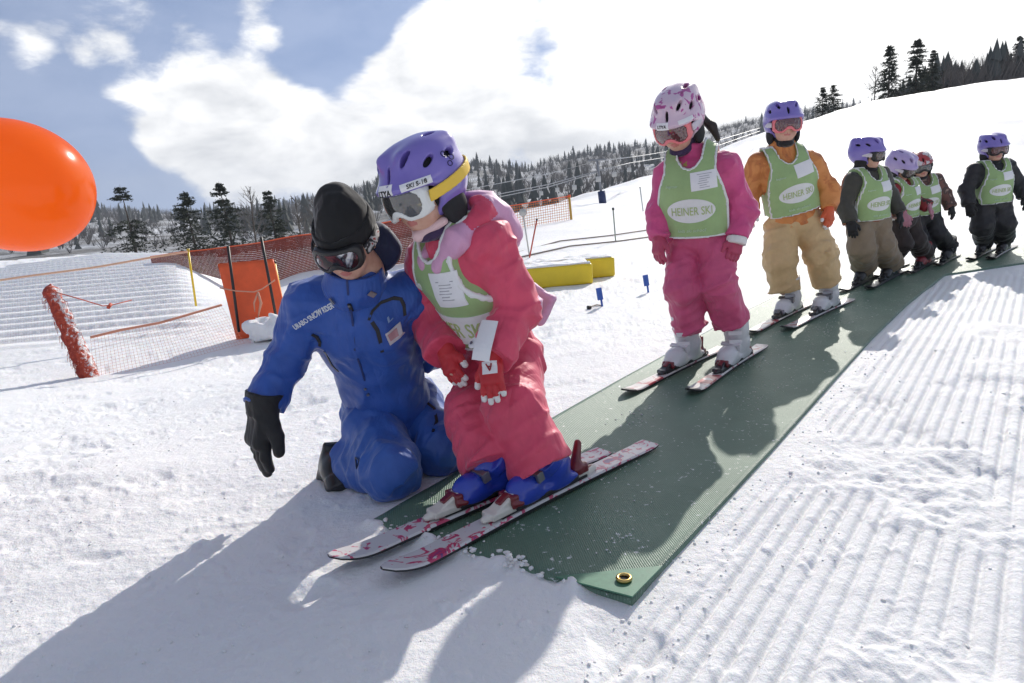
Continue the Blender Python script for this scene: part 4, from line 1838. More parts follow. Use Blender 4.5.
def make_helmet(pl, root, mat, h=.004, vents=True, trim=None):
    f = Field()
    f.ell(HC, HR)
    f.ell((0, .070, .047), (.090, .050, .012), None, .03)
    f.ell((0, -.085, .108), (.040, .058, .030), None, .04)
    for s in (-1, 1):
        f.cap((s * .040, .065, .118), (s * .055, -.09, .112), .014, .018, .04)
    f.ell(HC, HR - .015, None, .002, "s")
    opening(f)
    if vents:
        def slot(p, d, l, w):
            p = np.array(p, float)
            n = unit((p - HC) / (HR * HR))
            t = unit(np.array(d) - n * np.dot(d, n))
            b = np.cross(n, t)
            f.ell(p, (l, w, .022), np.stack([t, b, n]), .003, "s")
        for s in (-1, 1):
            slot((s * .050, .070, .114), (0, 1, -.2), .026, .0075)
            slot((s * .088, .030, .092), (s * .1, 1, -.35), .024, .0085)
            slot((s * .094, -.045, .088), (0, 1, -.25), .024, .009)
            slot((s * .045, -.045, .142), (0, 1, 0), .024, .008)
        slot((0, .100, .085), (0, .4, 1), .026, .006)
    hel = pl.part("helmet", f, h, mat, root)
    HF[hel.name] = f
    f = Field()
    f.ell(HC, HR - .0165)
    opening(f, "s", -.004)
    for s in (-1, 1):
        f.ell((s * .073, -.018, -.045), (.022, .048, .056), None, .02)
    pl.part("lining", f, h, plain("black_foam", (.018, .018, .020), .85, scale=80), hel)
    return hel


def make_goggles(pl, root, frame, lens, strap, h=.0035, zc=.008, over=True, hx=.082, hz=.045):
    E = ellf((0, .004, .005), (.098, .112, .115))

    def shape(x, z, hx, hz, nr):
        d = roundbox2(x, z - zc, hx, hz, .026)
        notch = np.sqrt((x / .9) ** 2 + (z - zc + hz + .010) ** 2) - nr
        return -smin(-d, notch, .014)

    def frm(P):
        x, y, z = P[..., 0], P[..., 1], P[..., 2]
        sh = np.abs(E(P) - .004) - .0075
        o = shape(x, z, hx, hz, .028)
        i = shape(x, z, hx - .0115, hz - .0105, .034)
        return np.maximum(np.maximum(np.maximum(sh, o), -i), -y + .01)

    def len_(P):
        x, y, z = P[..., 0], P[..., 1], P[..., 2]
        sh = np.abs(E(P) - .006) - .003
        i = shape(x, z, hx - .010, hz - .009, .033)
        return np.maximum(np.maximum(sh, i), -y + .01)
    lo, hi = np.array([-.1, .0, -.06]), np.array([.1, .14, .08])
    f = Field().add(frm, lo, hi, .001)
    g = pl.part("goggles", f, h, frame, root)
    f = Field().add(len_, lo, hi, .001)
    pl.part("lens", f, h, lens, g)

    def stp(P):
        x, y, z = P[..., 0], P[..., 1], P[..., 2]
        sh = np.abs((HELM(P) if over else E(P)) - .005) - .0035
        zz = zc + .004 - .14 * (y - .06)
        return np.maximum(np.maximum(sh, np.abs(z - zz) - .016), y - .070)
    f = Field().add(stp, (-.15, -.2, -.08), (.15, .1, .16), .001)
    pl.part("strap", f, h, strap, g)
    return g


def make_glove(root, wrist, hand, back, side, k, mat, tip=None, h=.004, curl=.35, splay=.06, gaunt=.06, label=None, fist=False):
    y = unit(np.asarray(hand) - wrist)
    z = unit(np.asarray(back, float) - y * np.dot(back, y))
    x = np.cross(y, z) * side
    A = np.stack([x, y, z])
    # mirrored hands keep the sign in the frame; flip the faces where the frame is left handed
    pl = Place(wrist, A, k)
    f = Field()
    f.cap((0, -gaunt, 0), (0, .018, 0), .044, .034, .01, ((0, 0, 1), .82), (.0025, .03), "ab")
    f.box((0, .046, 0), (.038, .038, .019), .016, None, .012)
    tips = []
    for i, (fx, L, y0) in enumerate([(-.0285, .038, .074), (-.0098, .049, .080), (.0098, .053, .081), (.0285, .046, .076)]):
        p0 = np.array([fx * .95, y0 - .02, 0])
        p1 = np.array([fx + splay * fx * 4 * .25, y0 + L * .42, -.004 - L * curl * .25])
        p2 = p1 + np.array([splay * fx * .6, L * .58 * math.cos(curl * 1.6), -L * .58 * math.sin(curl * 1.6)])
        f.cap(p0, p1, .0112, .0108, .004)
        f.cap(p1, p2, .0108, .0095, .003)
        tips.append((p1 + (p2 - p1) * .55, p2))
    t0, t1, t2 = np.array([.024, .014, -.006]), np.array([.050, .046, -.014]), np.array([.056, .076, -.020])
    f.cap(t0, t1, .016, .0135, .012)
    f.cap(t1, t2, .0135, .0115, .004)
    f.add(lambda P: .0025 * (vnoise(P * f32(60)) - .5), (-.2, -.2, -.2), (.2, .3, .2), 0, "d")
    V, F = f.mesh(h / k)
    if side < 0: F = F[:, ::-1]
    mats = [mat] + ([tip] if tip else [])
    mi = None
    if tip:
        C = V[F].mean(1)
        mi = np.zeros(len(F), int)
        for a, b in tips + [(t1 + (t2 - t1) * .4, t2)]:
            d = unit(b - a)
            mi[(np.linalg.norm(C - b, axis=1) < .017) & ((C - a) @ d > 0)] = 1
    g = mesh("glove", pl(V), F, mats, root, mi)
    if label: g["label"] = label
    return g, pl, f


def make_boot(root, heel, A, k, mat, buckle, h=.006, tall=.25, sole=None):
    """A rows: left, toe direction, up; heel = point under the boot's middle"""
    pl = Place(heel, A, k)
    f = Field()
    f.box((0, .0, .014), (.040, .145, .014), .008)
    f.ell((0, .075, .048), (.047, .070, .042), None, .03)
    f.ell((0, -.065, .070), (.046, .066, .062), None, .04)
    f.cap((0, -.045, .09), (0, -.020, min(.15, tall - .03)), .054, .056 if tall > .15 else .040, .04)
    f.cap((0, -.036, min(.125, tall - .03)), (0, -.004, tall), .0605, .0645, .004, None, None, "ab")
    f.cap((0, -.004, min(.135, tall - .03)), (0, .018, tall - .025), .038, .038, .012)
    f.box((0, .065, .078), (.030, .040, .006), .004, axes((0, 1, -.35)), .004)
    b = pl.part("boot", f, h / k, mat, root)
    f = Field()
    f.box((0, .0, .010), (.041, .147, .011), .006)
    pl.part("boot_sole", f, h / k, sole or M_SOLE, b)
    st = MB()
    st.box((.006, .052, .092), (.047, .010, .006), axes((0, 1, -.45)))
    st.box((.046, .045, .080), (.006, .014, .016), axes((0, 1, -.3)))
    st.V = [pl(v) for v in st.V]
    st.build("instep_strap", buckle, b)
    for z, y in ((.105, .055), (.150, .062), (.195, .070)):
        m = MB()
        if z > tall - .075: continue
        m.box((.028, y - .006, z), (.030, .006, .010), axes((.5, .85, .1)))
        m.V = [pl(v) for v in m.V]
        m.build("buckle", buckle, b)
    return b


def lift(p):
    p = np.array(p, float)
    p[2] = gz(p[0], p[1]) + MAT_Z
    return p


def make_ski(name, tip, tail, label, top, base, mid_s, boot_k, bind, bind2, width=.038, dark_tip=False, kz=1.0, group=None):
    """tip and tail: ground points; toe_s / heel_s: where the binding's ends are (0 tip .. 1 tail)"""
    tip, tail = lift(tip), lift(tail)
    d = tip - tail
    L = float(np.linalg.norm(d[:2]))
    d = unit(np.array([d[0], d[1], (tip[2] - tail[2]) * .8]))
    A = axes(d)
    o = tail.copy()
    o[2] = tail[2] + .006
    pl = Place(o, A, 1)
    root = empty(name, o, label, "ski", group)
    n = 46
    V, F, mi = [], [], []
    for i in range(n + 1):
        t = i / n
        w = width * (1.0 - .20 * math.sin(math.pi * min(1, t / .9)))
        if t > .90: w *= math.sqrt(max(0.02, 1 - ((t - .90) / .10) ** 2.2))
        if t < .02: w *= .9
        th = .008 + .008 * math.sin(math.pi * min(1, max(0, t)))
        zz = .026 * L * max(0, (t - .87) / .13) ** 1.8 + .004 * max(0, (.05 - t) / .05)
        zb = 0.0 + zz
        y = t * L
        for (x, z) in ((-w, zb), (w, zb), (w, zb + th * .6), (w * .86, zb + th), (0, zb + th * 1.02), (-w * .86, zb + th), (-w, zb + th * .6)):
            V.append((x, y, z))
    k = 7
    for i in range(n):
        for j in range(k):
            jj = (j + 1) % k
            F.append([i * k + j, i * k + jj, (i + 1) * k + jj, (i + 1) * k + j])
            up = j in (3, 4)
            mi.append(0 if up or j in (2, 5) else 1)
            if dark_tip and i / n > .93: mi[-1] = 1
    F.append(list(range(k)))
    F.append([n * k + j for j in range(k)][::-1])
    mi += [1, 1]
    F = [q[::-1] for q in F]
    mesh("board", pl(V), F, [top, base], root, mi, False)
    yt, yh = (1 - mid_s) * L + .145 * boot_k, (1 - mid_s) * L - .145 * boot_k
    # binding: plate, toe piece and heel piece
    m = MB()
    m.box((0, (yt + yh) / 2, .018), (.025, (yt - yh) / 2 + .05, .006))
    m.V = [pl(v) for v in m.V]
    m.build("binding_plate", base, root)
    f = Field()
    s = kz
    rot = np.array(Matrix.Rotation(math.radians(-24), 3, "X"))
    f.box((0, yt + .038 * s, .030 * s), (.027 * s, .046 * s, .010 * s), .004, None, .006)
    f.box((0, yt + .030 * s, .044 * s), (.022 * s, .044 * s, .012 * s), .005, rot.T, .006)
    f.cap((0, yt + .084 * s, .026 * s), (0, yt + .098 * s, .024 * s), .012 * s, .009 * s, .006, ((1, 0, 0), 1.4))
    toe = pl.part("toe_binding", f, .003, bind, root)
    f = Field()
    f.box((0, yt + .000 * s, .050 * s), (.034 * s, .013 * s, .020 * s), .006, None, .004)
    for e in (-1, 1):
        f.cap((e * .030 * s, yt + .004 * s, .046 * s), (e * .036 * s, yt - .018 * s, .042 * s), .010 * s, .007 * s, .004)
    f.box((0, yt + .024 * s, .060 * s), (.012 * s, .022 * s, .006 * s), .003, rot.T, .003)
    pl.part("jaw", f, .003, bind2, toe)
    f = Field()
    f.box((0, yh - .030 * s, .040 * s), (.024 * s, .034 * s, .022 * s), .012, None, .01)
    f.cap((0, yh - .020 * s, .05 * s), (0, yh - .040 * s, .125 * s), .020 * s, .013 * s, .02, ((0, 1, 0), .8))
    f.cap((0, yh - .06 * s, .02 * s), (0, yh - .10 * s, .02 * s), .020 * s, .014 * s, .01)
    pl.part("heel_binding", f, .0035, [bind2, bind], root, lambda C: ((C[:, 2] < .034 * s)).astype(int))
    return root, pl, L, yt, yh


def _rot(ax, deg):
    return np.array(Matrix.Rotation(math.radians(deg), 3, Vector(ax)), dtype=f32)


R1, R2 = _rot((0.3, 1, 0.1), 38), _rot((0.2, 1, -0.2), -62)
SQ = np.array([1, 1, .42], f32)


def fold_disp(amp, f1=10.0, f2=24.0, st=(1, 1, 1), seed=0.0):
    st = np.array(st, f32)

    def fn(P):
        q = P * st + f32(seed)
        q = q + f32(.05) * (vnoise(q * f32(6.0))[..., None] - .5)
        o = 0
        for (R, fr, w, ph) in ((R1, f1 * 1.15, 1.0, 0.0), (R2, f1 * 1.5, .7, 3.3), (R1.T, f2, .34, 5.1)):
            n = np.abs(2 * vnoise((q @ R) * SQ * f32(fr) + f32(ph)) - 1)
            o = o + w * (np.minimum(n * 1.7, 1.0) - .58)
        return amp * o
    return fn


BIB_POLY = [(-.150, -.345), (.150, -.345), (.150, -.20), (.135, -.13), (.108, -.06), (.112, .06), (.062, .06), (.050, -.012), (.028, -.042), (0, -.052),
            (-.028, -.042), (-.050, -.012), (-.062, .06), (-.112, .06), (-.108, -.06), (-.135, -.13), (-.150, -.20)]
M_BIB = cloth("bib_green", (0.31, 0.455, 0.195), .6, .07, .15, .25)
M_BIBW = plain("bib_white", (0.74, 0.75, 0.74), .55, .04)
M_BIBT = plain("bib_lime_text", (0.40, 0.50, 0.20), .6)
M_BIBG = plain("bib_pale_text", (0.55, 0.70, 0.50), .6)
M_CARD = plain("card_white", (0.78, 0.78, 0.79), .4, .03)
M_SOLE = plain("dark_boot_sole", (.03, .03, .035), .6)
M_INK = plain("grey_ink", (0.35, 0.35, 0.38), .7)


def strip(pts, w):
    P, F = [], []
    pts = np.asarray(pts, float)
    for i in range(len(pts)):
        t = unit(pts[min(i + 1, len(pts) - 1)] - pts[max(i - 1, 0)])
        n = np.array([-t[1], t[0]])
        P += [pts[i] + n * w / 2, pts[i] - n * w / 2]
    for i in range(len(pts) - 1):
        F.append([2 * i, 2 * i + 1, 2 * i + 3, 2 * i + 2])
    return np.array(P), F


def make_bib(root, torso, N, A, k, off, h, style="oval", narrow=1.0, text=True):
    """shell over the torso field; N: base of the neck, A rows: left, forward, up of the chest"""
    bp = np.array(BIB_POLY)
    bp[:, 0] *= np.where((bp[:, 1] > -.17) & (np.abs(bp[:, 0]) > .1), narrow, 1.0)
    poly = poly_sdf(bp * k)
    Al, Af, Au = A.astype(f32)

    def uvw(P):
        q = P - np.asarray(N, f32)
        return q @ Al, q @ Af, q @ Au

    def T(P):
        d = torso.eval(P)
        return d + .006 * k * (vnoise(P * f32(13.0 / k)) - .5)

    def bib(P):
        u, v, w = uvw(P)
        return np.maximum(np.maximum(T(P) - off - .0045, poly(u, w)), -T(P) - .03)

    def trim(P):
        u, v, w = uvw(P)
        t = T(P) - off
        return np.maximum(np.maximum(t - .0075, -t - max(.004, h * .5)), np.abs(poly(u, w) + .002) - max(.0055 * k, h * .55))
    e = (np.abs(A[0]) * .17 + np.abs(A[1]) * .26 + np.abs(A[2]) * .23) * k
    c = N - A[2] * .14 * k
    f = Field().add(bib, c - e, c + e, .001)
    V, F = f.mesh(h)
    b = mesh("bib", V, F, M_BIB, root)
    f = Field().add(trim, c - e, c + e, .001)
    V, F = f.mesh(h)
    mesh("trim", V, F, M_BIBW, b)
    fld = lambda P: T(P)
    o = off + .0075
    J = lambda uv, du, dw: np.asarray(uv) + np.array([du, dw]) * k

    def dec(name, uv, F, oo, mat):
        return decal(name, fld, N, A, uv, F, oo, mat, b)
    # card pocket on the wearer's left
    uv, F = grid2(.105 * k, .075 * k, 8, 6)
    cx = (.060, -.100) if style == "oval" else (.050, -.130)
    if style != "oval": uv, F = grid2(.098 * k, .105 * k, 8, 8)
    uv = uv @ np.array([[1, .06], [-.06, 1]])
    dec("card_pocket", J(uv, *cx), F, o, M_CARD)
    r = np.random.default_rng(4)
    if h < .008:
        ms, fs, n = [], [], 0
        for i in range(7):
            P, Fq = strip([(cx[0] - .035 + .02 * r.random(), cx[1] - .028 + .009 * i), (cx[0] + .01 + .028 * r.random(), cx[1] - .026 + .009 * i)], .0022)
            ms.append(P * k)
            fs += [[a + n for a in q] for q in Fq]
            n += len(P)
        dec("card_writing", np.concatenate(ms), fs, o + .0018, M_INK)
    if style == "oval":
        uv, F = grid2(.205 * k, .105 * k, 14, 8, 1)
        dec("logo_patch", J(uv, 0, -.225), F, o, M_BIBW)
        P, F = text_mesh("HEINER SKI", .036 * k)
        P = P * np.array([.172 * k / max(1e-6, (P[:, 0].max() - P[:, 0].min())), 1.0])
        dec("lettering", J(P, .004, -.226), F, o + .0022, M_BIBT)
        P, F = text_mesh("beginner", .015 * k, .2)
        dec("small_lettering", J(P * [.9, 1], -.075, -.118), F, o, M_BIBG)
        P, F = text_mesh("kids ski school", .013 * k, .2)
        dec("hem_lettering", J(P * [1.1, 1], .0, -.312), F, o, M_BIBG)
    else:
        uv, F = grid2(.262 * k, .098 * k, 16, 8, 0)
        dec("logo_patch", J(uv, .0, -.272), F, o, M_BIBW)
        P, F = text_mesh("HEINER SKI", .050 * k)
        P = P * np.array([.235 * k / (P[:, 0].max() - P[:, 0].min()), 1.0])
        dec("lettering", J(P, .0, -.272), F, o + .0022, M_BIBT)
        P, F = text_mesh("20", .024 * k)
        dec("small_lettering", J(P, -.085, -.135), F, o, M_BIBW)
    return b


def jmid(a, b, t=.5):
    return np.asarray(a) * (1 - t) + np.asarray(b) * t


M_LIP = plain("lips", (0.50, 0.17, 0.15), .4, .08, bmp=0)


def lips(pl, V, F):
    C = ((V[F].mean(1) - pl.H) @ pl.A.T) / pl.k
    e = ((C[:, 0]) / .0185) ** 2 + ((C[:, 2] + .0502) / .0088) ** 2
    return ((e < 1) & (C[:, 1] > .074)).astype(int)


def body_mesh(root, J, pl, h, k, rough=False):
    f = Field()
    head_prims(f, pl, rough)
    f.cap(J["neck"], J["chest"], .060 * k, .095 * k, .04)
    f.cap(J["chest"], J["pelvis"], .095 * k, .095 * k, .04)
    for s in "LR":
        f.cap(J["chest"], J[s + "sh"], .05 * k, .045 * k, .03)
        f.cap(J[s + "sh"], J[s + "el"], .040 * k, .033 * k, .02)
        f.cap(J[s + "el"], J[s + "wr"], .033 * k, .019 * k, .02)
        f.cap(J[s + "wr"], jmid(J[s + "wr"], J[s + "ha"], .7), .016 * k, .012 * k, .02)
        f.cap(J["pelvis"], J[s + "hip"], .07 * k, .065 * k, .03)
        f.cap(J[s + "hip"], J[s + "kn"], .062 * k, .048 * k, .02)
        f.cap(J[s + "kn"], J[s + "an"], .046 * k, .034 * k, .02)
    V, F = f.mesh(h)
    return mesh("body", V, F, [skin_mat(), M_LIP], root, lips(pl, V, F))


def torso_field(J, A, k, rp=.148, rc=.140, fl=.78, low=.0):
    T = Field()
    p = J["pelvis"] - A[2] * low
    T.cap(p, J["chest"], rp * k, rc * k, .03, (A[1], fl), None, "a")
    T.cap(J["chest"], jmid(J["chest"], J["neck"], .75), rc * k, .085 * k, .05, (A[1], .85))
    T.cap(J["Lsh"], J["Rsh"], .062 * k, .062 * k, .06)
    return T


def jacket_field(T, J, A, k, ra=.068, re=.066, rw=.058, rings=(.0045, .05), amp=.011, seed=0.0, collar=True):
    f = Field()
    f.p = list(T.p)
    for s in "LR":
        f.cap(J[s + "sh"], J[s + "el"], ra * k, re * k, .03, None, rings)
        f.cap(J[s + "el"], J[s + "wr"], re * k, rw * k, .025, None, rings, "b")
    if collar:
        f.cap(jmid(J["chest"], J["neck"], .8), J["neck"] + A[2] * .030 * k, .080 * k, .070 * k, .02, None, (.004, .03), "b")
    f.add(fold_disp(amp, 11 / k, 25 / k, seed=seed), [-99] * 3, [99] * 3, 0, "d")
    return f


def leg_prim(f, hip, kn, an, rh, rk, ra, rings, join=.010):
    """one trouser leg, soft at its own knee and creased where it meets the other"""
    g = Field()
    g.cap(hip, kn, rh, rk, .03, None, rings)
    g.cap(kn, an, rk, ra, .03, None, rings, "b")
    lo = np.min([p[1] for p in g.p], 0)
    hi = np.max([p[2] for p in g.p], 0)
    f.add(g.eval, lo, hi, join)


def trouser_field(J, A, k, rh=.105, rk=.098, ra=.096, rings=(.006, .065), amp=.011, seed=3.0, pel=(.145, .118, .12)):
    f = Field()
    f.ell(J["pelvis"] - A[2] * .01, np.array(pel) * k, A, .04)
    for s in "LR":
        leg_prim(f, J[s + "hip"], J[s + "kn"], J[s + "an"], rh * k, rk * k, ra * k, rings)
    f.add(fold_disp(amp, 10 / k, 23 / k, seed=seed), [-99] * 3, [99] * 3, 0, "d")
    return f
# ------------------------------------------------------------------ materials of the clothes
M_PURPLE = two("purple_helmet_shell", (0.165, 0.125, 0.46), (0.22, 0.17, 0.52), 5, .40, .62, .3, .5)
M_PINKHELM = two("pink_print_helmet_shell", (0.66, 0.50, 0.60), (0.42, 0.07, 0.28), 13, .545, .56, .3, .5, 1.5, (0.30, 0.04, 0.16))
M_LILHELM = two("lilac_helmet_shell", (0.40, 0.31, 0.58), (0.46, 0.37, 0.62), 5, .45, .6, .3, .5)
M_REDHELM = two("red_white_helmet_shell", (0.62, 0.58, 0.58), (0.36, 0.03, 0.035), 13, .50, .52, .3, .5, 1.0)
M_ROSE = cloth("rose_shell", (0.66, 0.064, 0.130), .55, .10, .3)
M_LILAC = cloth("lilac_shell", (0.62, 0.33, 0.50), .6, .08, .3)
M_MAGENTA = cloth("magenta_jacket", (0.60, 0.070, 0.220), .58, .12, .3)
M_MAGENTA2 = cloth("raspberry_trousers", (0.56, 0.080, 0.190), .58, .10, .3)
M_ORANGEJ = two("orange_camo_jacket", (0.66, 0.26, 0.075), (0.54, 0.18, 0.05), 9, .5, .56, .65, 0, 1.0, (0.40, .14, .05), bmp=.4)
M_TAN = cloth("sand_trousers", (0.60, 0.42, 0.21), .65, .10, .2)
M_KHAKI = cloth("khaki_trousers", (0.24, 0.185, 0.125), .7, .10, .2)
M_OLIVE = cloth("dark_olive_jacket", (0.052, 0.050, 0.040), .7, .15, .2)
M_RUST = cloth("rust_panel", (0.30, 0.09, 0.025), .7, .15)
M_PLAIDR = two("red_plaid_jacket", (0.26, 0.022, 0.030), (0.05, 0.03, 0.03), 17, .5, .54, .7, 0, .3, (0.36, .22, .2), bmp=.4)
M_PLAIDB = two("brown_plaid_jacket", (0.17, 0.075, 0.06), (0.08, 0.05, 0.045), 16, .5, .55, .7, 0, .3, (0.30, .2, .16), bmp=.4)
M_BLACKC = cloth("black_shell", (0.016, 0.016, 0.019), .6, .2, .2)
M_BROWNC = cloth("dark_brown_trousers", (0.028, 0.018, 0.016), .7, .2, .2)
M_BLUE = cloth("royal_blue_shell", (0.020, 0.082, 0.36), .52, .10, .25, .4)
M_BLUE2 = cloth("royal_blue_trousers", (0.030, 0.105, 0.40), .5, .10, .25, .4)
M_BLACKG = cloth("black_glove_leather", (0.010, 0.010, 0.011), .7, .2, .1)
M_KNIT = cloth("black_knit", (0.010, 0.010, 0.011), .9, .2, .3, .2)
M_REDG = cloth("red_glove", (0.50, 0.022, 0.030), .55, .1, .1)
M_WHITEG = plain("white_glove_tip", (0.74, 0.72, 0.70), .55)
M_BOOTW = plain("white_boot_shell", (0.66, 0.66, 0.68), .32, .04, 0, .3, bmp=.05)
M_BOOTB = plain("blue_boot_shell", (0.022, 0.055, 0.42), .3, .06, 0, .3, bmp=.05)
M_BOOTK = plain("black_boot_shell", (0.02, 0.02, 0.022), .35, .1, 0, .2, bmp=.05)
M_BUCKLE = plain("grey_buckle", (0.25, 0.25, 0.27), .35, .1, .7)
M_LENSD = lens_mat("smoke_lens", (0.055, 0.055, 0.055))
M_LENSB = lens_mat("brown_lens", (0.07, 0.04, 0.03))
M_LENSR = lens_mat("rose_lens", (0.10, 0.025, 0.03))
M_FRW = plain("white_frame", (0.74, 0.75, 0.72), .4, .03, bmp=0)
M_FRP = plain("pink_frame", (0.80, 0.20, 0.22), .4, .04, bmp=0)
M_FRK = plain("black_frame", (0.015, 0.015, 0.016), .4, bmp=0)
M_STY = cloth("yellow_strap", (0.80, 0.53, 0.06), .6, .05, 0, .1)
M_STP = cloth("pale_strap", (0.60, 0.56, 0.62), .6, .05, 0, .1)
M_STK = cloth("black_strap", (0.018, 0.018, 0.02), .6, .1, 0, .1)
M_GAIT = cloth("dark_purple_gaiter", (0.045, 0.025, 0.075), .8, .3, .3, .8)
M_GAITK = cloth("black_gaiter", (0.014, 0.014, 0.016), .8, .2, .3, .8)
M_CHIN = cloth("pale_pink_chin_cover", (0.72, 0.50, 0.50), .7, .06)
M_HAIR = plain("black_hair", (0.022, 0.014, 0.010), .45, .3, scale=120, bmp=.6)
M_SKW = two("white_ski_top", (0.60, 0.59, 0.58), (0.50, 0.045, 0.12), 20, .525, .555, .3, .3, 1.6, (0.16, .05, .20), 6)
M_SKR = two("red_white_ski_top", (0.62, 0.58, 0.56), (0.40, 0.035, 0.05), 12, .52, .58, .3, .3, 1.0)
M_SKB = plain("black_ski_base", (0.02, 0.02, 0.022), .4, .1)
M_SKK = plain("dark_ski_top", (0.03, 0.03, 0.035), .35, .2, 0, .3)
M_BINW = plain("cream_binding", (0.68, 0.65, 0.58), .35, .04, bmp=0)
M_BINR = plain("dark_red_binding", (0.17, 0.015, 0.022), .3, .2, 0, .4, bmp=0)
M_BINK = plain("black_binding", (0.02, 0.02, 0.022), .35, .1, 0, .3, bmp=0)


def sticker(helm, pl, root, yaw, pitch, uv, F, off, mat, name):
    d = np.array([math.sin(yaw) * math.cos(pitch), math.cos(yaw) * math.cos(pitch), math.sin(pitch)])
    A = axes(d) * [[-1], [1], [1]]      # local frame looking out of the shell
    AW = A @ pl.A
    hf = HF[helm.name]
    fld = lambda P: hf.eval(((P - pl.H.astype(f32)) @ pl.A.T.astype(f32)) / f32(pl.k)) * pl.k
    c = pl(HC)
    return decal(name, fld, c, AW, np.asarray(uv), F, off, mat, helm, .001, .3)


def head_place(px, py, y, d, k, up=(0, 0, 1)):
    """frame of the head whose helmet is centred on that pixel"""
    A = axes(d, up)
    c = W(px, py, y)
    return Place(c - (np.array([0, -.012, .030]) * k) @ A, A, k)


def set_up(J, f):
    up = unit(J["neck"] - J["pelvis"])
    f = np.array(f, float)
    fw = unit(f - up * f.dot(up))
    return np.stack([unit(np.cross(up, fw)), fw, up])


def JJ(**kw):
    return {a: W(*v) for a, v in kw.items()}


# ================================================================== the girl in front
def lead_girl():
    s1 = make_ski("ski", G(384, 587), G(650, 450), "white ski with pink floral print nearest the camera, under the front child's left boot", M_SKW, M_SKB, .51, .90, M_BINW, M_BINR, .042, group="skis on the children's feet")
    s2 = make_ski("ski", G(331, 573), G(604, 458), "white ski with pink floral print beside the kneeling adult's knee, under a blue boot", M_SKW, M_SKB, .52, .90, M_BINW, M_BINR, .042, group="skis on the children's feet")
    J = JJ(pelvis=(504, 352, 2.22), chest=(466, 268, 2.13), neck=(450, 232, 2.07),
           Lsh=(492, 246, 2.02), Lel=(517, 310, 2.02), Lwr=(491, 357, 1.91), Lha=(492, 388, 1.87),
           Rsh=(429, 258, 2.20), Rel=(432, 322, 2.22), Rwr=(446, 352, 2.09), Rha=(455, 381, 2.04),
           Lhip=(514, 362, 2.16), Rhip=(490, 364, 2.28), Lkn=(514, 408, 1.98), Rkn=(474, 414, 2.08), Lan=(542, 470, 2.00), Ran=(488, 470, 2.05))
    root = empty("person", (J["Lan"] * .5 + J["Ran"] * .5) * [1, 1, 0] + [0, 0, .02], "child in rose pink ski suit bending forward on skis at the front of the row", "person")
    k = 1.0
    for (sr, spl, L, yt, yh), s in ((s1, "L"), (s2, "R")):
        J[s + "an"] = spl((0, (yt + yh) / 2 - .012, .098))
    A = set_up(J, (-.80, -.58, -.2))
    pl = head_place(424, 182, 2.03, (-.58, -.74, -.30), 1.05, (-.10, .0, 1))
    J["neck"] = jmid(J["neck"], pl((0, -.04, -.16)), .4)
    body_mesh(root, J, pl, .0045, k)
    # helmet, goggles, gaiter
    hel = make_helmet(pl, root, M_PURPLE, .0035)
    gg = make_goggles(pl, root, M_FRW, M_LENSD, M_STY, .003, .006, True, .083, .043)
    uv, F = grid2(.062, .036, 8, 5)
    sticker(hel, pl, root, -.10, .15, uv + [0, -.006], F, .0015, M_CARD, "name_label")
    P, F = text_mesh("LTYA", .017, .15, .01)
    sticker(hel, pl, root, -.10, .15, P * [.95, 1] + [0, -.010], F, .003, plain("black_ink", (.02, .02, .02), .6), "label_lettering")
    uv, F = grid2(.088, .021, 10, 4)
    sticker(hel, pl, root, .60, .14, uv + [0, -.004], F, .0015, M_CARD, "size_label")
    P, F = text_mesh("SKI S-18", .012, .1, .004)
    sticker(hel, pl, root, .60, .14, P + [.004, -.004], F, .003, plain("black_ink", (.02, .02, .02), .6), "label_lettering")
    for q, (cx, cy, rr) in enumerate([(-.012, .034, .010), (.008, .018, .011), (-.012, .004, .009)]):
        a = np.linspace(0, 6.283, 15)
        P, F = strip(np.stack([cx + rr * np.cos(a), cy + rr * .8 * np.sin(a)], -1), .0026)
        sticker(hel, pl, root, 1.72, .20, P, F, .0015, plain("navy_ink", (.03, .02, .10), .5), "emblem_line")
    f = Field()
    f.cap((0, -.03, -.085), (0, -.05, -.16), .066, .078, .02, None, (.004, .03))
    f.ell((0, .040, -.098), (.050, .048, .022), None, .02)
    pl.part("neck_gaiter", f, .005, M_GAIT, root)
    f = Field()
    f.cap((-.058, .028, -.075), (0, .084, -.090), .012, .014, .01)
    f.cap((.058, .028, -.075), (0, .084, -.090), .012, .014, .01)
    pl.part("chin_cover", f, .004, M_CHIN, root)
    # jacket
    T = torso_field(J, A, k, .135, .135, .80, .03)
    f = jacket_field(T, J, A, k, .068, .068, .060, (.015, .06), .0075, .4)
    ps = poly_sdf([(-.2, -.26), (.2, -.26), (.2, -.50), (-.2, -.50)])
    N_ = J["neck"].astype(f32)

    def region(V, F):
        C = V[F].mean(1) - N_
        u, v, w = C @ A[0], C @ A[1], C @ A[2]
        return ((v < -.055) & (w < -.22) & (w > -.34)).astype(int)
    V, F = f.mesh(.0055)
    jk = mesh("jacket", V, F, [M_ROSE, M_LILAC], root, region(V, F))
    # lilac hood lying on the shoulders, its edge framing the chin
    N_ = J["neck"]
    f = Field()
    a0 = N_ + A[0] * .030 + A[1] * .100 - A[2] * .045
    a1 = N_ + A[0] * .090 + A[1] * .030 + A[2] * .020
    a2 = N_ + A[0] * .085 - A[1] * .080 + A[2] * .035
    a3 = N_ - A[1] * .125 + A[2] * .020
    mir = lambda p: p - A[0] * 2 * np.dot(p - N_, A[0])
    ch = [a0, a1, a2, a3, mir(a2), mir(a1), mir(a0)]
    rr = [.020, .030, .044, .050, .044, .030, .020]
    for i in range(6):
        f.cap(ch[i], ch[i + 1], rr[i], rr[i + 1], .03)
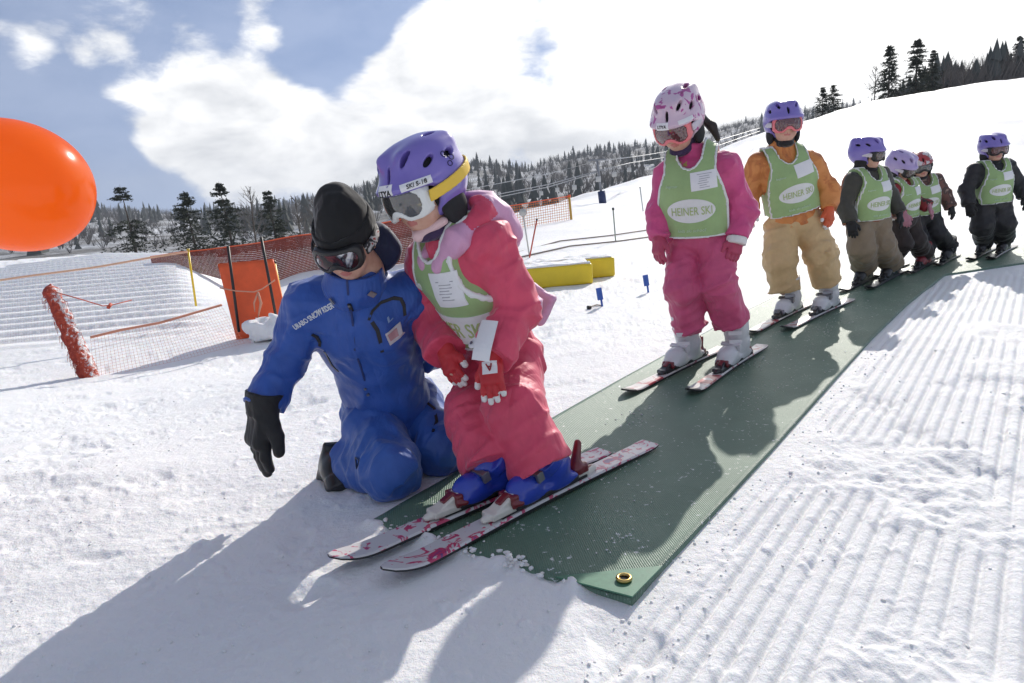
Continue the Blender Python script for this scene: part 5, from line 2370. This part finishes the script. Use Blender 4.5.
    f.ell(N_ - A[1] * .140 - A[2] * .040 + A[0] * .03, (.105, .046, .085), A, .04)
    f.ell(N_ - A[1] * .040 + A[2] * .05, (.062, .078, .06), A, .02, "s")
    f.add(fold_disp(.010, 12, 26, seed=7.), [-99] * 3, [99] * 3, 0, "d")
    V, F = f.mesh(.005)
    C = V[F].mean(1) - N_
    mesh("hood", V, F, [M_LILAC, M_ROSE], root, ((C @ A[1] < .0) & (C @ A[2] > .030) & (C @ A[1] > -.10)).astype(int))
    make_bib(root, T, J["neck"] + A[2] * .028, A, 1.06, .024, .0055, "band", .74)
    f = Field()
    c = W(537, 303, 2.16)
    f.box(c, (.016, .050, .055), .012, axes(unit(np.array([.55, -.35, -.45]))), .02)
    f.add(fold_disp(.006, 12, 26, seed=9.), [-99] * 3, [99] * 3, 0, "d")
    V, F = f.mesh(.0055)
    mesh("back_flap", V, F, M_LILAC, root)
    # white pass holder strapped to the left forearm
    fa = unit(J["Lwr"] - J["Lel"])
    out = unit(np.array([-.35, -1, .15]) - fa * np.dot([-.35, -1, .15], fa))
    fa = unit(fa + np.array([0, 0, -1.2]))
    out = unit(out - fa * out.dot(fa))
    AA = np.stack([np.cross(out, -fa), out, -fa])
    jf = lambda P: f_j.eval(P)
    f_j = Field()
    for s in ("L",):
        f_j.cap(J["Lel"], J["Lwr"], .080, .066, .02)
        f_j.cap(J["Lsh"], J["Lel"], .075, .080, .03)
    uv, F = grid2(.052, .120, 8, 10)
    c = jmid(J["Lel"], J["Lwr"], .78) - np.array([.022, 0, -.012])
    ph = decal("pass_holder", jf, c, AA, uv, F, .012, M_CARD, root, .003, .2)
    uv, F = grid2(.030, .034, 4, 4, 1)
    decal("flap", jf, c, AA, uv + [.036, -.012], F, .009, M_CARD, ph)
    uv, F = grid2(.010, .010, 4, 4, 1)
    decal("stud", jf, c, AA, uv + [.040, -.012], F, .012, M_BUCKLE, ph)
    # trousers
    f = trouser_field(J, A, k, .098, .088, .096, (.014, .07), .0065, 2.0, (.128, .110, .13))
    V, F = f.mesh(.0055)
    mesh("trousers", V, F, M_ROSE, root)
    # boots on the skis
    for (sr, spl, L, yt, yh), s in ((s1, "L"), (s2, "R")):
        A_b = spl.A
        make_boot(root, spl((0, (yt + yh) / 2, .026)), A_b, (yt - yh) / .29, M_BOOTB, M_BUCKLE, .005, .125)
    # gloves with white finger tips
    g, gp, gf = make_glove(root, J["Lwr"] - [0, 0, .008], J["Lha"], (-.35, -1, .1), 1, .92, M_REDG, M_WHITEG, .0035, .22, .10, .05)
    uv, F = grid2(.046, .036, 5, 5)
    decal("glove_badge", lambda P: gf.eval(((P - gp.H.astype(f32)) @ gp.A.T.astype(f32)) / f32(gp.k)) * gp.k, gp((-.002, .030, 0)), np.stack([-gp.A[0], gp.A[2], -gp.A[1]]), uv, F, .001, M_CARD, g, .001, .2)
    P, F = text_mesh("A", .020, 0, .02)
    decal("badge_letter", lambda P: gf.eval(((P - gp.H.astype(f32)) @ gp.A.T.astype(f32)) / f32(gp.k)) * gp.k, gp((-.002, .030, 0)), np.stack([-gp.A[0], gp.A[2], -gp.A[1]]), -P, F, .0028, plain("red_ink", (.30, .02, .03), .6), g, .001, .2)
    make_glove(root, J["Rwr"], J["Rha"], (-.75, -.65, .1), -1, .90, M_REDG, M_WHITEG, .0035, .40, .06, .05)


# ================================================================== kneeling instructor
def instructor():
    J = JJ(pelvis=(390, 410, 2.34), chest=(362, 325, 2.19), neck=(353, 272, 2.10),
           Rsh=(309, 306, 2.15), Rel=(284, 358, 2.13), Rwr=(263, 406, 2.05), Rha=(258, 445, 2.03),
           Lsh=(410, 296, 2.22), Lel=(428, 350, 2.36), Lwr=(456, 352, 2.46), Lha=(478, 345, 2.46),
           Rhip=(372, 415, 2.32), Lhip=(412, 408, 2.38), Rkn=(391, 474, 2.07), Lkn=(440, 452, 2.24), Ran=(347, 464, 2.30), Lan=(415, 450, 2.55))
    for s in ("Rkn", "Lkn"):
        J[s][2] = max(J[s][2], .09)
    J["Lan"][2] = .06
    root = empty("person", (J["Rkn"] * .5 + J["Ran"] * .5) * [1, 1, 0], "adult in royal blue ski suit and black knit hat kneeling beside the front child", "person")
    A = set_up(J, (-.22, -1, -.3))
    d = unit(np.array([-.16, -.86, -.50]))
    Ah = axes(d, (-.02, 0, 1))
    pl = Place(W(348, 244, 2.05), Ah, .95)
    f = Field()
    k = 1.15
    head_prims(f, pl)
    f.cap(pl((0, -.03, -.12)), J["chest"], .056, .085, .04)
    f.cap(J["chest"], J["pelvis"], .10, .09, .04)
    for s in "LR":
        f.cap(J["chest"], J[s + "sh"], .06, .055, .03)
        f.cap(J[s + "sh"], J[s + "el"], .048, .040, .02)
        f.cap(J[s + "el"], J[s + "wr"], .038, .022, .02)
        f.cap(J[s + "wr"], jmid(J[s + "wr"], J[s + "ha"], .6), .018, .014, .02)
        f.cap(J["pelvis"], J[s + "hip"], .09, .08, .03)
        f.cap(J[s + "hip"], J[s + "kn"], .078, .060, .02)
        f.cap(J[s + "kn"], J[s + "an"], .052, .040, .02)
    V, F = f.mesh(.0045)
    mesh("body", V, F, [skin_mat(), M_LIP], root, lips(pl, V, F))
    # knit hat
    f = Field()
    f.ell((0, -.018, .060), (.086, .103, .098))
    f.ell((.0, -.030, .120), (.058, .068, .070), None, .04)
    f.box((0, .0, -.16), (.3, .3, .185), .01, axes((0, 1, .18)), .004, "s")
    f.add(fold_disp(.006, 14, 40, (1, 1, .5), 2.), [-99] * 3, [99] * 3, 0, "d")
    hat = pl.part("knit_hat", f, .004, M_KNIT, root)
    E = ellf((0, -.018, .052), (.089, .106, .099))
    f = Field().add(lambda P: np.maximum(np.abs(E(P) - .003) - .005, np.abs(P[..., 2] - .056 + .18 * P[..., 1]) - .030), (-.12, -.15, -.02), (.12, .12, .14), .001)
    f.add(fold_disp(.003, 20, 50, (1, 1, .3), 5.), [-99] * 3, [99] * 3, 0, "d")
    pl.part("folded_brim", f, .004, M_KNIT, hat)
    f = Field()
    for s in (-1, 1):
        f.cap((s * .071, -.012, .012), (s * .072, -.022, -.022), .016, .010, .01, ((1, 0, 0), .6))
    # ears are part of the face mesh's sides
    V, F = f.mesh(.003)
    for s in (-1, 1):
        e = Field().cap((s * .071, -.012, .010), (s * .071, -.020, -.026), .019, .011, .01, ((1, 0, 0), .5))
        V, F = e.mesh(.003)
        mesh("ear", pl(V), F, skin_mat(), root)
    f = Field()
    f.ell((0, -.045, -.012), (.072, .058, .058), None, .02)
    pl.part("hair", f, .004, M_HAIR, root)
    m, nt, bs = nodes_of("mirror_lens")
    co = objco(nt)
    nt.links.new(ramp(nt, noise(nt, 14, 2, .5, co, 1.5), [(.40, (.03, .03, .035)), (.50, (.10, .02, .03)), (.56, (.02, .02, .03)), (.62, (.45, .45, .48))], "LINEAR"), bs.inputs["Base Color"])
    bs.inputs["Metallic"].default_value = .6
    bs.inputs["Roughness"].default_value = .08
    make_goggles(pl, root, M_FRK, m, two("dark_print_strap", (.02, .02, .022), (.45, .44, .44), 20, .55, .57, .6, 0, 1, (.3, .03, .03)), .003, .014, False, .079, .038)
    # jacket
    T = torso_field(J, A, 1.0, .152, .150, .80, .02)
    f = Field()
    f.p = list(T.p)
    f.cap(J["Lsh"], J["Rsh"], .064, .064, .06)
    for s in "LR":
        f.cap(J[s + "sh"], J[s + "el"], .070, .064, .04, None, (.015, .06))
        f.cap(J[s + "el"], J[s + "wr"], .066, .057, .025, None, (.014, .06), "b")
    f.add(fold_disp(.0095, 11, 24, seed=1.3), [-99] * 3, [99] * 3, 0, "d")
    # hem: a shallow roll above the trousers
    f.cap(J["pelvis"] + A[2] * .02, J["pelvis"] - A[2] * .015, .156, .160, .02, (A[1], .80), None, "ab")
    V, F = f.mesh(.0055)
    jk = mesh("jacket", V, F, M_BLUE, root)
    fjk = f.eval
    # stand-up collar
    c0 = jmid(J["chest"], J["neck"], .80)
    hn = W(354, 267, 2.10)
    f = Field()
    f.cap(c0, hn, .100, .085, .02, None, (.003, .04), "b")
    f.cap(c0, hn + (hn - c0) * .4, .078, .070, .01, None, None, None, "s")
    f.add(lambda P: np.where(True, .006 * (vnoise(P * f32(22)) - .5), 0), [-99] * 3, [99] * 3, 0, "d")
    V, F = f.mesh(.005)
    col = mesh("collar", V, F, M_BLUE, root)
    fcol = f.eval
    fj = lambda P: np.minimum(fjk(P), fcol(P))
    f = Field()
    f.ell(J["neck"] - A[1] * .10 + A[0] * .045 + A[2] * .03, (.085, .055, .085), A, .02)
    f.ell(J["neck"] - A[1] * .10 - A[0] * .03 + A[2] * .01, (.085, .055, .070), A, .04)
    f.add(fold_disp(.008, 12, 26, seed=4.), [-99] * 3, [99] * 3, 0, "d")
    V, F = f.mesh(.006)
    mesh("hood", V, F, cloth("navy_lining", (.012, .018, .06), .7), root)
    N_ = J["neck"]
    dec = lambda name, P, F, off, mat, par=jk: decal(name, fj, N_, A, P, F, off, mat, par)
    black = plain("black_zip", (.012, .012, .016), .5)
    P, F = strip([(.014, .050), (.014, .02), (.013, -.02), (0.012, -.06), (.010, -.12), (.004, -.2), (0, -.30), (0, -.40)], .006)
    dec("front_zip", P, F, .001, plain("dark_blue_zip", (.008, .025, .13), .5))
    P, F = strip([(.012, -.048), (.013, -.062), (.012, -.078)], .011)
    z = dec("zip_pull", P, F, .006, black)
    P, F = strip([(.012, -.052), (.012, -.058)], .007)
    dec("pull_ring", P, F, .009, M_BUCKLE)
    P, F = strip([(.058, -.112), (.066, -.094), (.085, -.085), (.115, -.088), (.135, -.098), (.142, -.12), (.143, -.15)], .008)
    dec("chest_pocket_welt", P, F, .002, black)
    P, F = strip([(.066, -.120), (.078, -.150), (.082, -.185), (.082, -.225)], .010)
    dec("chest_pocket_zip", P, F, .002, black)
    uv, F = grid2(.034, .042, 4, 4)
    dec("badge", uv @ np.array([[.97, .22], [-.22, .97]]) + [.118, -.185], F, .003, plain("badge_pale", (.55, .52, .55), .5))
    uv, F = grid2(.020, .024, 3, 3)
    dec("badge_mark", uv @ np.array([[.97, .22], [-.22, .97]]) + [.116, -.183], F, .0045, plain("badge_red", (.45, .25, .27), .5))
    P, F = strip([(.103, -.128), (.107, -.142), (.114, -.140)], .003)
    dec("small_mark", P, F, .002, plain("pale_blue_print", (.25, .36, .60), .5))
    P, F = text_mesh("URABO SNOW RIDER", .018, 0, .012)
    P = P * [.135 / (P[:, 0].max() - P[:, 0].min()), 1]
    cs, sn = math.cos(.42), math.sin(.42)
    P = P @ np.array([[cs, sn], [-sn, cs]])
    dec("lettering", P + [-.112, -.092], F, .002, plain("white_print", (.74, .76, .78), .5))
    for p in ([(-.130, -.155), (-.120, -.170), (-.116, -.19), (-.120, -.205)], [(-.108, -.225), (-.112, -.250), (-.104, -.290), (-.090, -.315)]):
        P, F = strip(p, .009)
        dec("hand_pocket_zip", P, F, .003, black)
    for q in ((-.050, -.035), (.070, -.028)):
        P, F = strip([q, (q[0] + .012, q[1] - .018)], .010)
        decal("cord_toggle", lambda P: np.minimum(fj(P), 1), N_, A, P, F, .010, M_BUCKLE, col)
    uv, F = grid2(.010, .010, 4, 4, 1)
    dec("hem_stud", uv + [-.004, -.372], F, .004, M_BUCKLE)
    uv, F = grid2(.010, .010, 4, 4, 1)
    dec("hem_stud", uv + [-.002, -.400], F, .004, M_BUCKLE)
    # trousers
    f = Field()
    f.ell(J["pelvis"] - A[2] * .03, (.158, .130, .13), A, .04)
    for s in "LR":
        leg_prim(f, J[s + "hip"], J[s + "kn"], J[s + "an"], .112, .094, .094, (.016, .075), .012)
    f.add(fold_disp(.009, 10, 22, seed=6.), [-99] * 3, [99] * 3, 0, "d")
    V, F = f.mesh(.0055)
    V[:, 2] = np.where(V[:, 2] < .004, .004 + (V[:, 2] - .004) * .1, V[:, 2])
    tr = mesh("trousers", V, F, M_BLUE2, root)
    ft = f.eval
    # pocket welt on the left thigh and the small printed triangle on the right
    for hip, kn, outv, pts, nm, wd, mt in (("Lhip", "Lkn", (.35, -1, .3), [(.03, .05), (.045, .00), (.025, -.05), (-.01, -.09)], "thigh_pocket_zip", .010, black),
                                          ("Rhip", "Rkn", (-.30, -1, .25), [(-.045, -.060), (-.028, -.098), (-.062, -.092), (-.045, -.060)], "printed_triangle", .004, plain("dark_print", (.01, .02, .06), .5))):
        ax = unit(J[hip] - J[kn])
        o = np.array(outv) - ax * np.dot(outv, ax)
        AA = np.stack([np.cross(ax, unit(o)), unit(o), ax])
        P, F = strip(pts, wd)
        decal(nm, ft, jmid(J[hip], J[kn], .6), AA, P, F, .002, mt, tr)
    # boots
    toe = W(331, 489, 2.25)
    for s, yaw in (("R", 0), ("L", 1)):
        an = J[s + "an"]
        kn = J[s + "kn"]
        sh = unit(an - kn)
        down = unit(np.array([-.15, .55, -.25]) if s == "L" else np.array([-.35, .05, -1.0]))
        Ab = axes(-sh * .0 + down, -sh)
        hl = an + sh * .11 + down * .03
        if s == "R": hl = W(325, 471, 2.27)
        make_boot(root, hl, Ab, .80 if s == "R" else .92, M_BOOTK, M_BUCKLE, .006, .18)
    make_glove(root, J["Rwr"], J["Rha"], (-.75, -.6, .0), -1, 1.62, M_BLACKG, None, .005, .30, -.12, .028)
    make_glove(root, J["Lwr"], J["Lha"], (.2, -.9, .3), 1, 1.15, M_BLACKG, None, .006, .3, .02, .06)


# ================================================================== the other children
def child(J, head, label, f, k, mats, skis, h, boots, helmet, goggles=None, gait=M_GAITK, gloves=None, extra=None, rough=False, radii=None, bibk=1.0, seed=0.0, gap_eyes=False, boot_h=.22, bib_off=.026, region=None, text=True, snap=False, buckle=None):
    J = dict(J)
    root = empty("person", (J["Lan"] * .5 + J["Ran"] * .5) * [1, 1, 0] + [0, 0, gz(*(J["Lan"] * .5 + J["Ran"] * .5)[:2])], label, "person")
    if snap:
        for (sr, spl, L, yt, yh), s in zip(skis, "LR"):
            J[s + "an"] = spl((0, (yt + yh) / 2 - .02 * k, .13 * k))
    A = set_up(J, f)
    pl = head
    J["neck"] = jmid(J["neck"], pl((0, -.04, -.15)), .5)
    R = dict(rp=.146, rc=.134, ra=.063, re=.063, rw=.055, rh=.100, rk=.096, ran=.092)
    R.update(radii or {})
    body_mesh(root, J, pl, min(.009, h), k, rough)
    make_helmet(pl, root, helmet, min(h, .006), True)
    if goggles:
        make_goggles(pl, root, goggles[0], goggles[1], goggles[2], min(h * .7, .0055), over=False)
    else:
        make_eyes(pl, root)
    g = Field()
    g.cap((0, -.02, -.070), (0, -.045, -.15), .066, .074, .02, None, (.004, .03))
    g.ell((0, .036, -.098), (.050, .048, .024), None, .02)
    pl.part("neck_gaiter", g, min(h, .007), gait, root)
    T = torso_field(J, A, k, R["rp"], R["rc"], .80, .02)
    fj = jacket_field(T, J, A, k, R["ra"], R["re"], R["rw"], (.015 * k, .06), .008 * k, seed)
    V, F = fj.mesh(h)
    mi = None
    jm = mats["jacket"]
    if region:
        C = V[F].mean(1) - J["neck"].astype(f32)
        mi = region(C @ A[0] / k, C @ A[1] / k, C @ A[2] / k).astype(int)
    mesh("jacket", V, F, jm, root, mi)
    ft = trouser_field(J, A, k, R["rh"], R["rk"], R["ran"], (.017 * k, .06), .0085 * k, seed + 2, (.148, .122, .12))
    V, F = ft.mesh(h)
    mesh("trousers", V, F, mats["trousers"], root)
    make_bib(root, T, J["neck"] - A[2] * .005, A, bibk * k, bib_off * k, h, "oval", text=text)
    for (sr, spl, L, yt, yh), s in zip(skis, "LR"):
        make_boot(root, spl((0, (yt + yh) / 2, .026)), spl.A, (yt - yh) / .29, boots, buckle or M_BUCKLE, min(h, .007), boot_h)
    for s, sg in (("L", 1), ("R", -1)):
        gm, tip = gloves
        bk = A[1] * .8 + A[0] * (.6 if s == "L" else -.6)
        make_glove(root, J[s + "wr"], J[s + "ha"], bk, sg, .92 * k, gm, tip, min(h, .006), .45, .03, .055)
    if extra: extra(root, J, A, pl, T, fj)
    return root


SG = "skis on the children's feet"


def ski_pair(a, b, la, lb, toe, heel, top, bind=(M_BINK, M_BINR), w=.036, dark=True):
    return [make_ski("ski", *a, la, top, M_SKB, toe, heel, bind[0], bind[1], w, dark, .85, SG), make_ski("ski", *b, lb, top, M_SKB, toe, heel, bind[0], bind[1], w, dark, .85, SG)]


def pink_girl():
    sk = ski_pair((G(688, 400), G(762, 350)), (G(623, 400), G(722, 352)), "dark-tipped ski under the left boot of the child in magenta, right one of its pair", "dark-tipped ski under the right boot of the child in magenta, left one of its pair", .57, .98, M_SKR, (M_BINK, M_BINR))
    J = JJ(pelvis=(700, 232, 3.24), chest=(694, 188, 3.21), neck=(696, 152, 3.20), Lsh=(727, 168, 3.15), Lel=(743, 212, 3.16), Lwr=(737, 238, 3.10), Lha=(734, 255, 3.08),
           Rsh=(669, 176, 3.27), Rel=(661, 214, 3.27), Rwr=(659, 238, 3.22), Rha=(658, 255, 3.20),
           Lhip=(716, 240, 3.20), Rhip=(684, 242, 3.28), Lkn=(718, 284, 3.12), Rkn=(684, 288, 3.18), Lan=(731, 322, 3.17), Ran=(691, 328, 3.22))

    def extra(root, J, A, pl, T, fj):
        f = Field()
        q = [(.020, -.105, -.01), (.035, -.150, -.045), (.085, -.150, -.095), (.110, -.12, -.145)]
        for i in range(3):
            f.cap(q[i], q[i + 1], .026 - .004 * i, .024 - .006 * i, .02)
        f.add(lambda P: .006 * (vnoise(P * np.array([60, 60, 12], f32)) - .5), [-9] * 3, [9] * 3, 0, "d")
        pl.part("hair", f, .005, M_HAIR, root)
        # yellowish fur at the collar, white waist straps of the bib
        f = Field()
        f.cap(J["neck"] - A[0] * .085 + A[1] * .07 - A[2] * .035, J["neck"] - A[0] * .02 + A[1] * .10 - A[2] * .045, .020, .018, .01)
        f.add(lambda P: .012 * (vnoise(P * f32(90)) - .5), [-9] * 3, [9] * 3, 0, "d")
        V, F = f.mesh(.005)
        mesh("collar_trim", V, F, cloth("straw_fur", (.45, .32, .10), .9), root)
        for dw in (-.165, -.318):
            AA = np.stack([A[1] * -1, A[0], A[2]])
            uv, F = grid2(.10, .022, 8, 3)
            decal("bib_strap", T.eval, J["neck"], AA, uv + [-.0, dw], F, .018, M_BIBW, root, .003)
        hel = [o for o in root.children if o.name.startswith("helmet")][0]
        uv, F = grid2(.058, .030, 6, 4)
        sticker(hel, pl, root, -.15, .12, uv, F, .0015, M_CARD, "name_label")
        P, F = text_mesh("LTYA", .013, .1, .01)
        sticker(hel, pl, root, -.15, .12, P, F, .003, plain("black_ink", (.02, .02, .02), .6), "label_lettering")
        uv, F = grid2(.070, .016, 8, 3)
        sticker(hel, pl, root, .60, .12, uv + [0, .004], F, .0015, M_CARD, "size_label")
        f = Field()
        f.cap(jmid(J["Lwr"], J["Lha"], -.05), jmid(J["Lwr"], J["Lha"], .38), .047, .044, .01, None, None, "ab")
        V, F = f.mesh(.005)
        mesh("glove_cuff", V, F, M_WHITEG, root)
    child(J, head_place(678, 117, 3.18, (-.50, -.70, -.46), 1.04, (-.02, 0, 1)), "child in magenta jacket and pink print helmet looking down, second in the row", (-.38, -.93, 0), 1.0,
          dict(jacket=M_MAGENTA, trousers=M_MAGENTA2), sk, .007, M_BOOTW, M_PINKHELM, (M_FRP, M_LENSR, M_STP), M_GAIT, (cloth("pink_glove", (.42, .05, .11), .6), None), extra,
          radii=dict(rh=.090, rk=.079, ran=.081, ra=.060, re=.060, rw=.054, rp=.146), bibk=1.04, seed=1.0, boot_h=.25, buckle=M_BOOTW)


def orange_girl():
    sk = ski_pair((G(782, 335), G(850, 303)), (G(746, 339), G(812, 306)), "red and white ski under the left boot of the child in orange", "red and white ski under the right boot of the child in orange", .60, .98, M_SKR, (M_BINK, M_BUCKLE))
    J = JJ(pelvis=(795, 218, 4.25), chest=(785, 178, 4.22), neck=(783, 152, 4.22), Lsh=(811, 163, 4.20), Lel=(828, 192, 4.20), Lwr=(829, 209, 4.14), Lha=(830, 222, 4.12),
           Rsh=(757, 164, 4.25), Rel=(750, 192, 4.26), Rwr=(749, 209, 4.22), Rha=(748, 222, 4.20),
           Lhip=(810, 225, 4.24), Rhip=(782, 227, 4.26), Lkn=(821, 254, 4.16), Rkn=(780, 258, 4.18), Lan=(826, 284, 4.20), Ran=(784, 290, 4.20))

    def extra(root, J, A, pl, T, fj):
        f = Field()
        for q0, q1 in (((.03, -.10, -.07), (.085, -.07, -.14)), ((.085, -.07, -.14), (.15, -.03, -.175))):
            f.cap(q0, q1, .026, .020, .02)
        f.add(lambda P: .008 * (vnoise(P * np.array([60, 60, 20], f32)) - .5), [-9] * 3, [9] * 3, 0, "d")
        pl.part("hair", f, .007, M_HAIR, root)
        f = Field()
        f.cap(J["neck"] - A[2] * .05, J["neck"] + A[2] * .02, .105, .085, .02, None, (.006, .03))
        V, F = f.mesh(.007)
        mesh("collar", V, F, M_ORANGEJ, root)
    child(J, head_place(783, 121, 4.2, (-.12, -.98, -.03), 1.0, (-.03, 0, 1)), "child in orange jacket and sand-coloured trousers with pink goggles, third in the row", (-.10, -1, 0), .99,
          dict(jacket=M_ORANGEJ, trousers=M_TAN), sk, .009, M_BOOTW, M_PURPLE, (M_FRP, M_LENSR, M_STP), M_GAITK, (cloth("orange_red_glove", (.60, .10, .03), .6), M_WHITEG), extra,
          radii=dict(rh=.102, rk=.092, ran=.085, rp=.148), bibk=1.04, seed=2.0, boot_h=.22)


def small_child(feet, top, y, f, hd, label, mats, skis, boots, helmet, goggles, gloves, hk=.92, gait=M_GAITK, region=None, extra=None, seed=0.0, radii=None, arms=0.0, legs=1.0, wide=1.0):
    """a small standing child from the pixel between the feet to the pixel of the helmet's top"""
    B, Tp = on(*feet, y), W(*top, y)
    H = Tp - B
    h = np.linalg.norm(H)
    up = H / h
    fw = unit(np.array(f, float) - up * np.dot(f, up))
    lf = np.cross(up, fw)
    P = lambda l, v, u: B + lf * l * h + fw * v * h + up * u * h
    J = dict(pelvis=P(0, 0, .455), chest=P(0, .005, .61), neck=P(0, 0, .735))
    for s, e in (("L", 1), ("R", -1)):
        w = wide
        J[s + "sh"] = P(.118 * e * w, 0, .695)
        J[s + "el"] = P(.185 * e * w, .0, .555)
        J[s + "wr"] = P(.195 * e * w, .06 + arms, .45 + arms)
        J[s + "ha"] = P(.198 * e * w, .08 + arms * 1.2, .385 + arms)
        J[s + "hip"] = P(.065 * e, 0, .44)
        J[s + "kn"] = P(.082 * e, .03, .26)
        J[s + "an"] = P(.084 * e, .0, .105)
    A = axes(hd, up)
    hp = Place(P(0, .01, .835), A, hk)
    return child(J, hp, label, f, h / 1.22, mats, skis, .011, boots, helmet, goggles, gait, gloves, extra, rough=True, seed=seed, region=region, radii=radii, boot_h=.19, text=False, snap=True)


def row_of_small():
    K = [
        dict(feet=(869, 286), top=(866, 129), y=5.02, f=(.30, -.95, 0), hd=(.62, -.76, -.10), label="child in khaki trousers and dark olive jacket looking sideways, fourth in the row",
             mats=dict(jacket=[M_OLIVE, M_RUST], trousers=M_KHAKI), boots=M_BOOTK, helmet=M_PURPLE, goggles=(M_FRK, M_LENSB, M_STP), gloves=(M_BLACKG, None), seed=3.0, radii=dict(rh=.100, rk=.096, ran=.096),
             region=lambda u, v, w: ((np.abs(u) > .155) & (v < .01) & (v > -.06)) | ((w < -.34) & (w > -.37) & (v > 0)),
             sk=(((866, 291), (905, 271)), ((840, 294), (880, 275))), sl=("black ski under the left boot of the child in khaki trousers", "black ski under the right boot of the child in khaki trousers")),
        dict(feet=(907, 274), top=(898, 147), y=5.45, f=(.45, -.90, 0), hd=(.50, -.70, -.45), label="child with lilac helmet and red plaid jacket, half hidden in the far group",
             mats=dict(jacket=M_PLAIDR, trousers=M_BROWNC), boots=plain("red_boot_shell", (.25, .03, .04), .35), helmet=M_LILHELM, goggles=(M_FRK, M_LENSB, M_STP), gloves=(cloth("pink_mitten", (.45, .2, .25), .7), None), seed=4.0, gait=cloth("red_gaiter", (.4, .05, .05), .8), radii=dict(rh=.088, rk=.086, ran=.085, rp=.13, rc=.125), arms=.05, wide=.8, hk=.88,
             sk=(((908, 275), (934, 262)), ((873, 279), (906, 265))), sl=("dark ski under the left boot of the child in the lilac helmet", "dark ski under the right boot of the child in the lilac helmet")),
        dict(feet=(928, 265), top=(918, 147), y=5.85, f=(-.05, -1, 0), hd=(-.25, -.93, -.18), label="child with red and white helmet and brown plaid jacket behind the lilac helmet",
             mats=dict(jacket=M_PLAIDB, trousers=M_BLACKC), boots=M_BOOTK, helmet=M_REDHELM, goggles=(M_FRK, M_LENSD, M_STK), gloves=(M_BLACKG, None), seed=5.0, hk=.86, radii=dict(rh=.088, rk=.086, ran=.085, rp=.13, rc=.125),
             sk=(((936, 267), (957, 256)), ((914, 269), (936, 258))), sl=("dark ski under the left boot of the child in the red and white helmet", "dark ski under the right boot of the child in the red and white helmet")),
        dict(feet=(990, 258), top=(993, 128), y=5.9, f=(-.02, -1, 0), hd=(-.08, -.98, -.10), label="child all in black with purple helmet standing apart, last in the row",
             mats=dict(jacket=M_BLACKC, trousers=M_BLACKC), boots=M_BOOTK, helmet=M_PURPLE, goggles=(M_FRK, M_LENSR, M_STP), gloves=(M_BLACKG, None), seed=6.0, hk=.94, radii=dict(rh=.096, rk=.092, ran=.088), wide=1.08,
             sk=(((988, 261), (1014, 247)), ((968, 262), (994, 249))), sl=("black ski under the left boot of the child all in black", "black ski under the right boot of the child all in black")),
    ]
    for q in K:
        sk, sl = q.pop("sk"), q.pop("sl")
        S = []
        for (a, b), l in zip(sk, sl):
            S.append(make_ski("ski", on3(a), on3(b), l, M_SKK, M_SKB, .55, .86, M_BINK, M_BINK, .036, True, .85, SG))
        small_child(skis=S, **q)


def on3(p):
    g = G(*p)
    # walk along the ray to the real ground (the slope rises a little back here)
    d = ray(*p)
    for y in np.linspace(4, 9, 400):
        q = CAM + d * (y / d[1])
        if q[2] <= gz(q[0], q[1]) + MAT_Z:
            return np.array([q[0], q[1], gz(q[0], q[1]) + MAT_Z])
    return g


import time as _t
for fn in (lead_girl, instructor, pink_girl, orange_girl, row_of_small):
    t0 = _t.perf_counter()
    fn()
    print(fn.__name__, round(_t.perf_counter() - t0, 1))
# ------------------------------------------------------------------ thin winter haze
def build_haze():
    b = bmesh.new()
    bmesh.ops.create_cube(b, size=1.0)
    me = bpy.data.meshes.new("haze")
    for v in b.verts:
        v.co = (v.co.x * 6000, v.co.y * 5200, v.co.z * 215 + 18)
    b.to_mesh(me)
    b.free()
    m = bpy.data.materials.new("haze_air")
    m.use_nodes = True
    t = m.node_tree
    t.nodes.clear()
    o = t.nodes.new("ShaderNodeOutputMaterial")
    v = t.nodes.new("ShaderNodeVolumePrincipled")
    v.inputs["Color"].default_value = (0.80, 0.86, 0.95, 1)
    v.inputs["Density"].default_value = 0.00024
    v.inputs["Anisotropy"].default_value = 0.0
    t.links.new(v.outputs[0], o.inputs["Volume"])
    me.materials.append(m)
    ob = bpy.data.objects.new("haze", me)
    COL.objects.link(ob)
    tag(ob, kind="stuff")


build_haze()
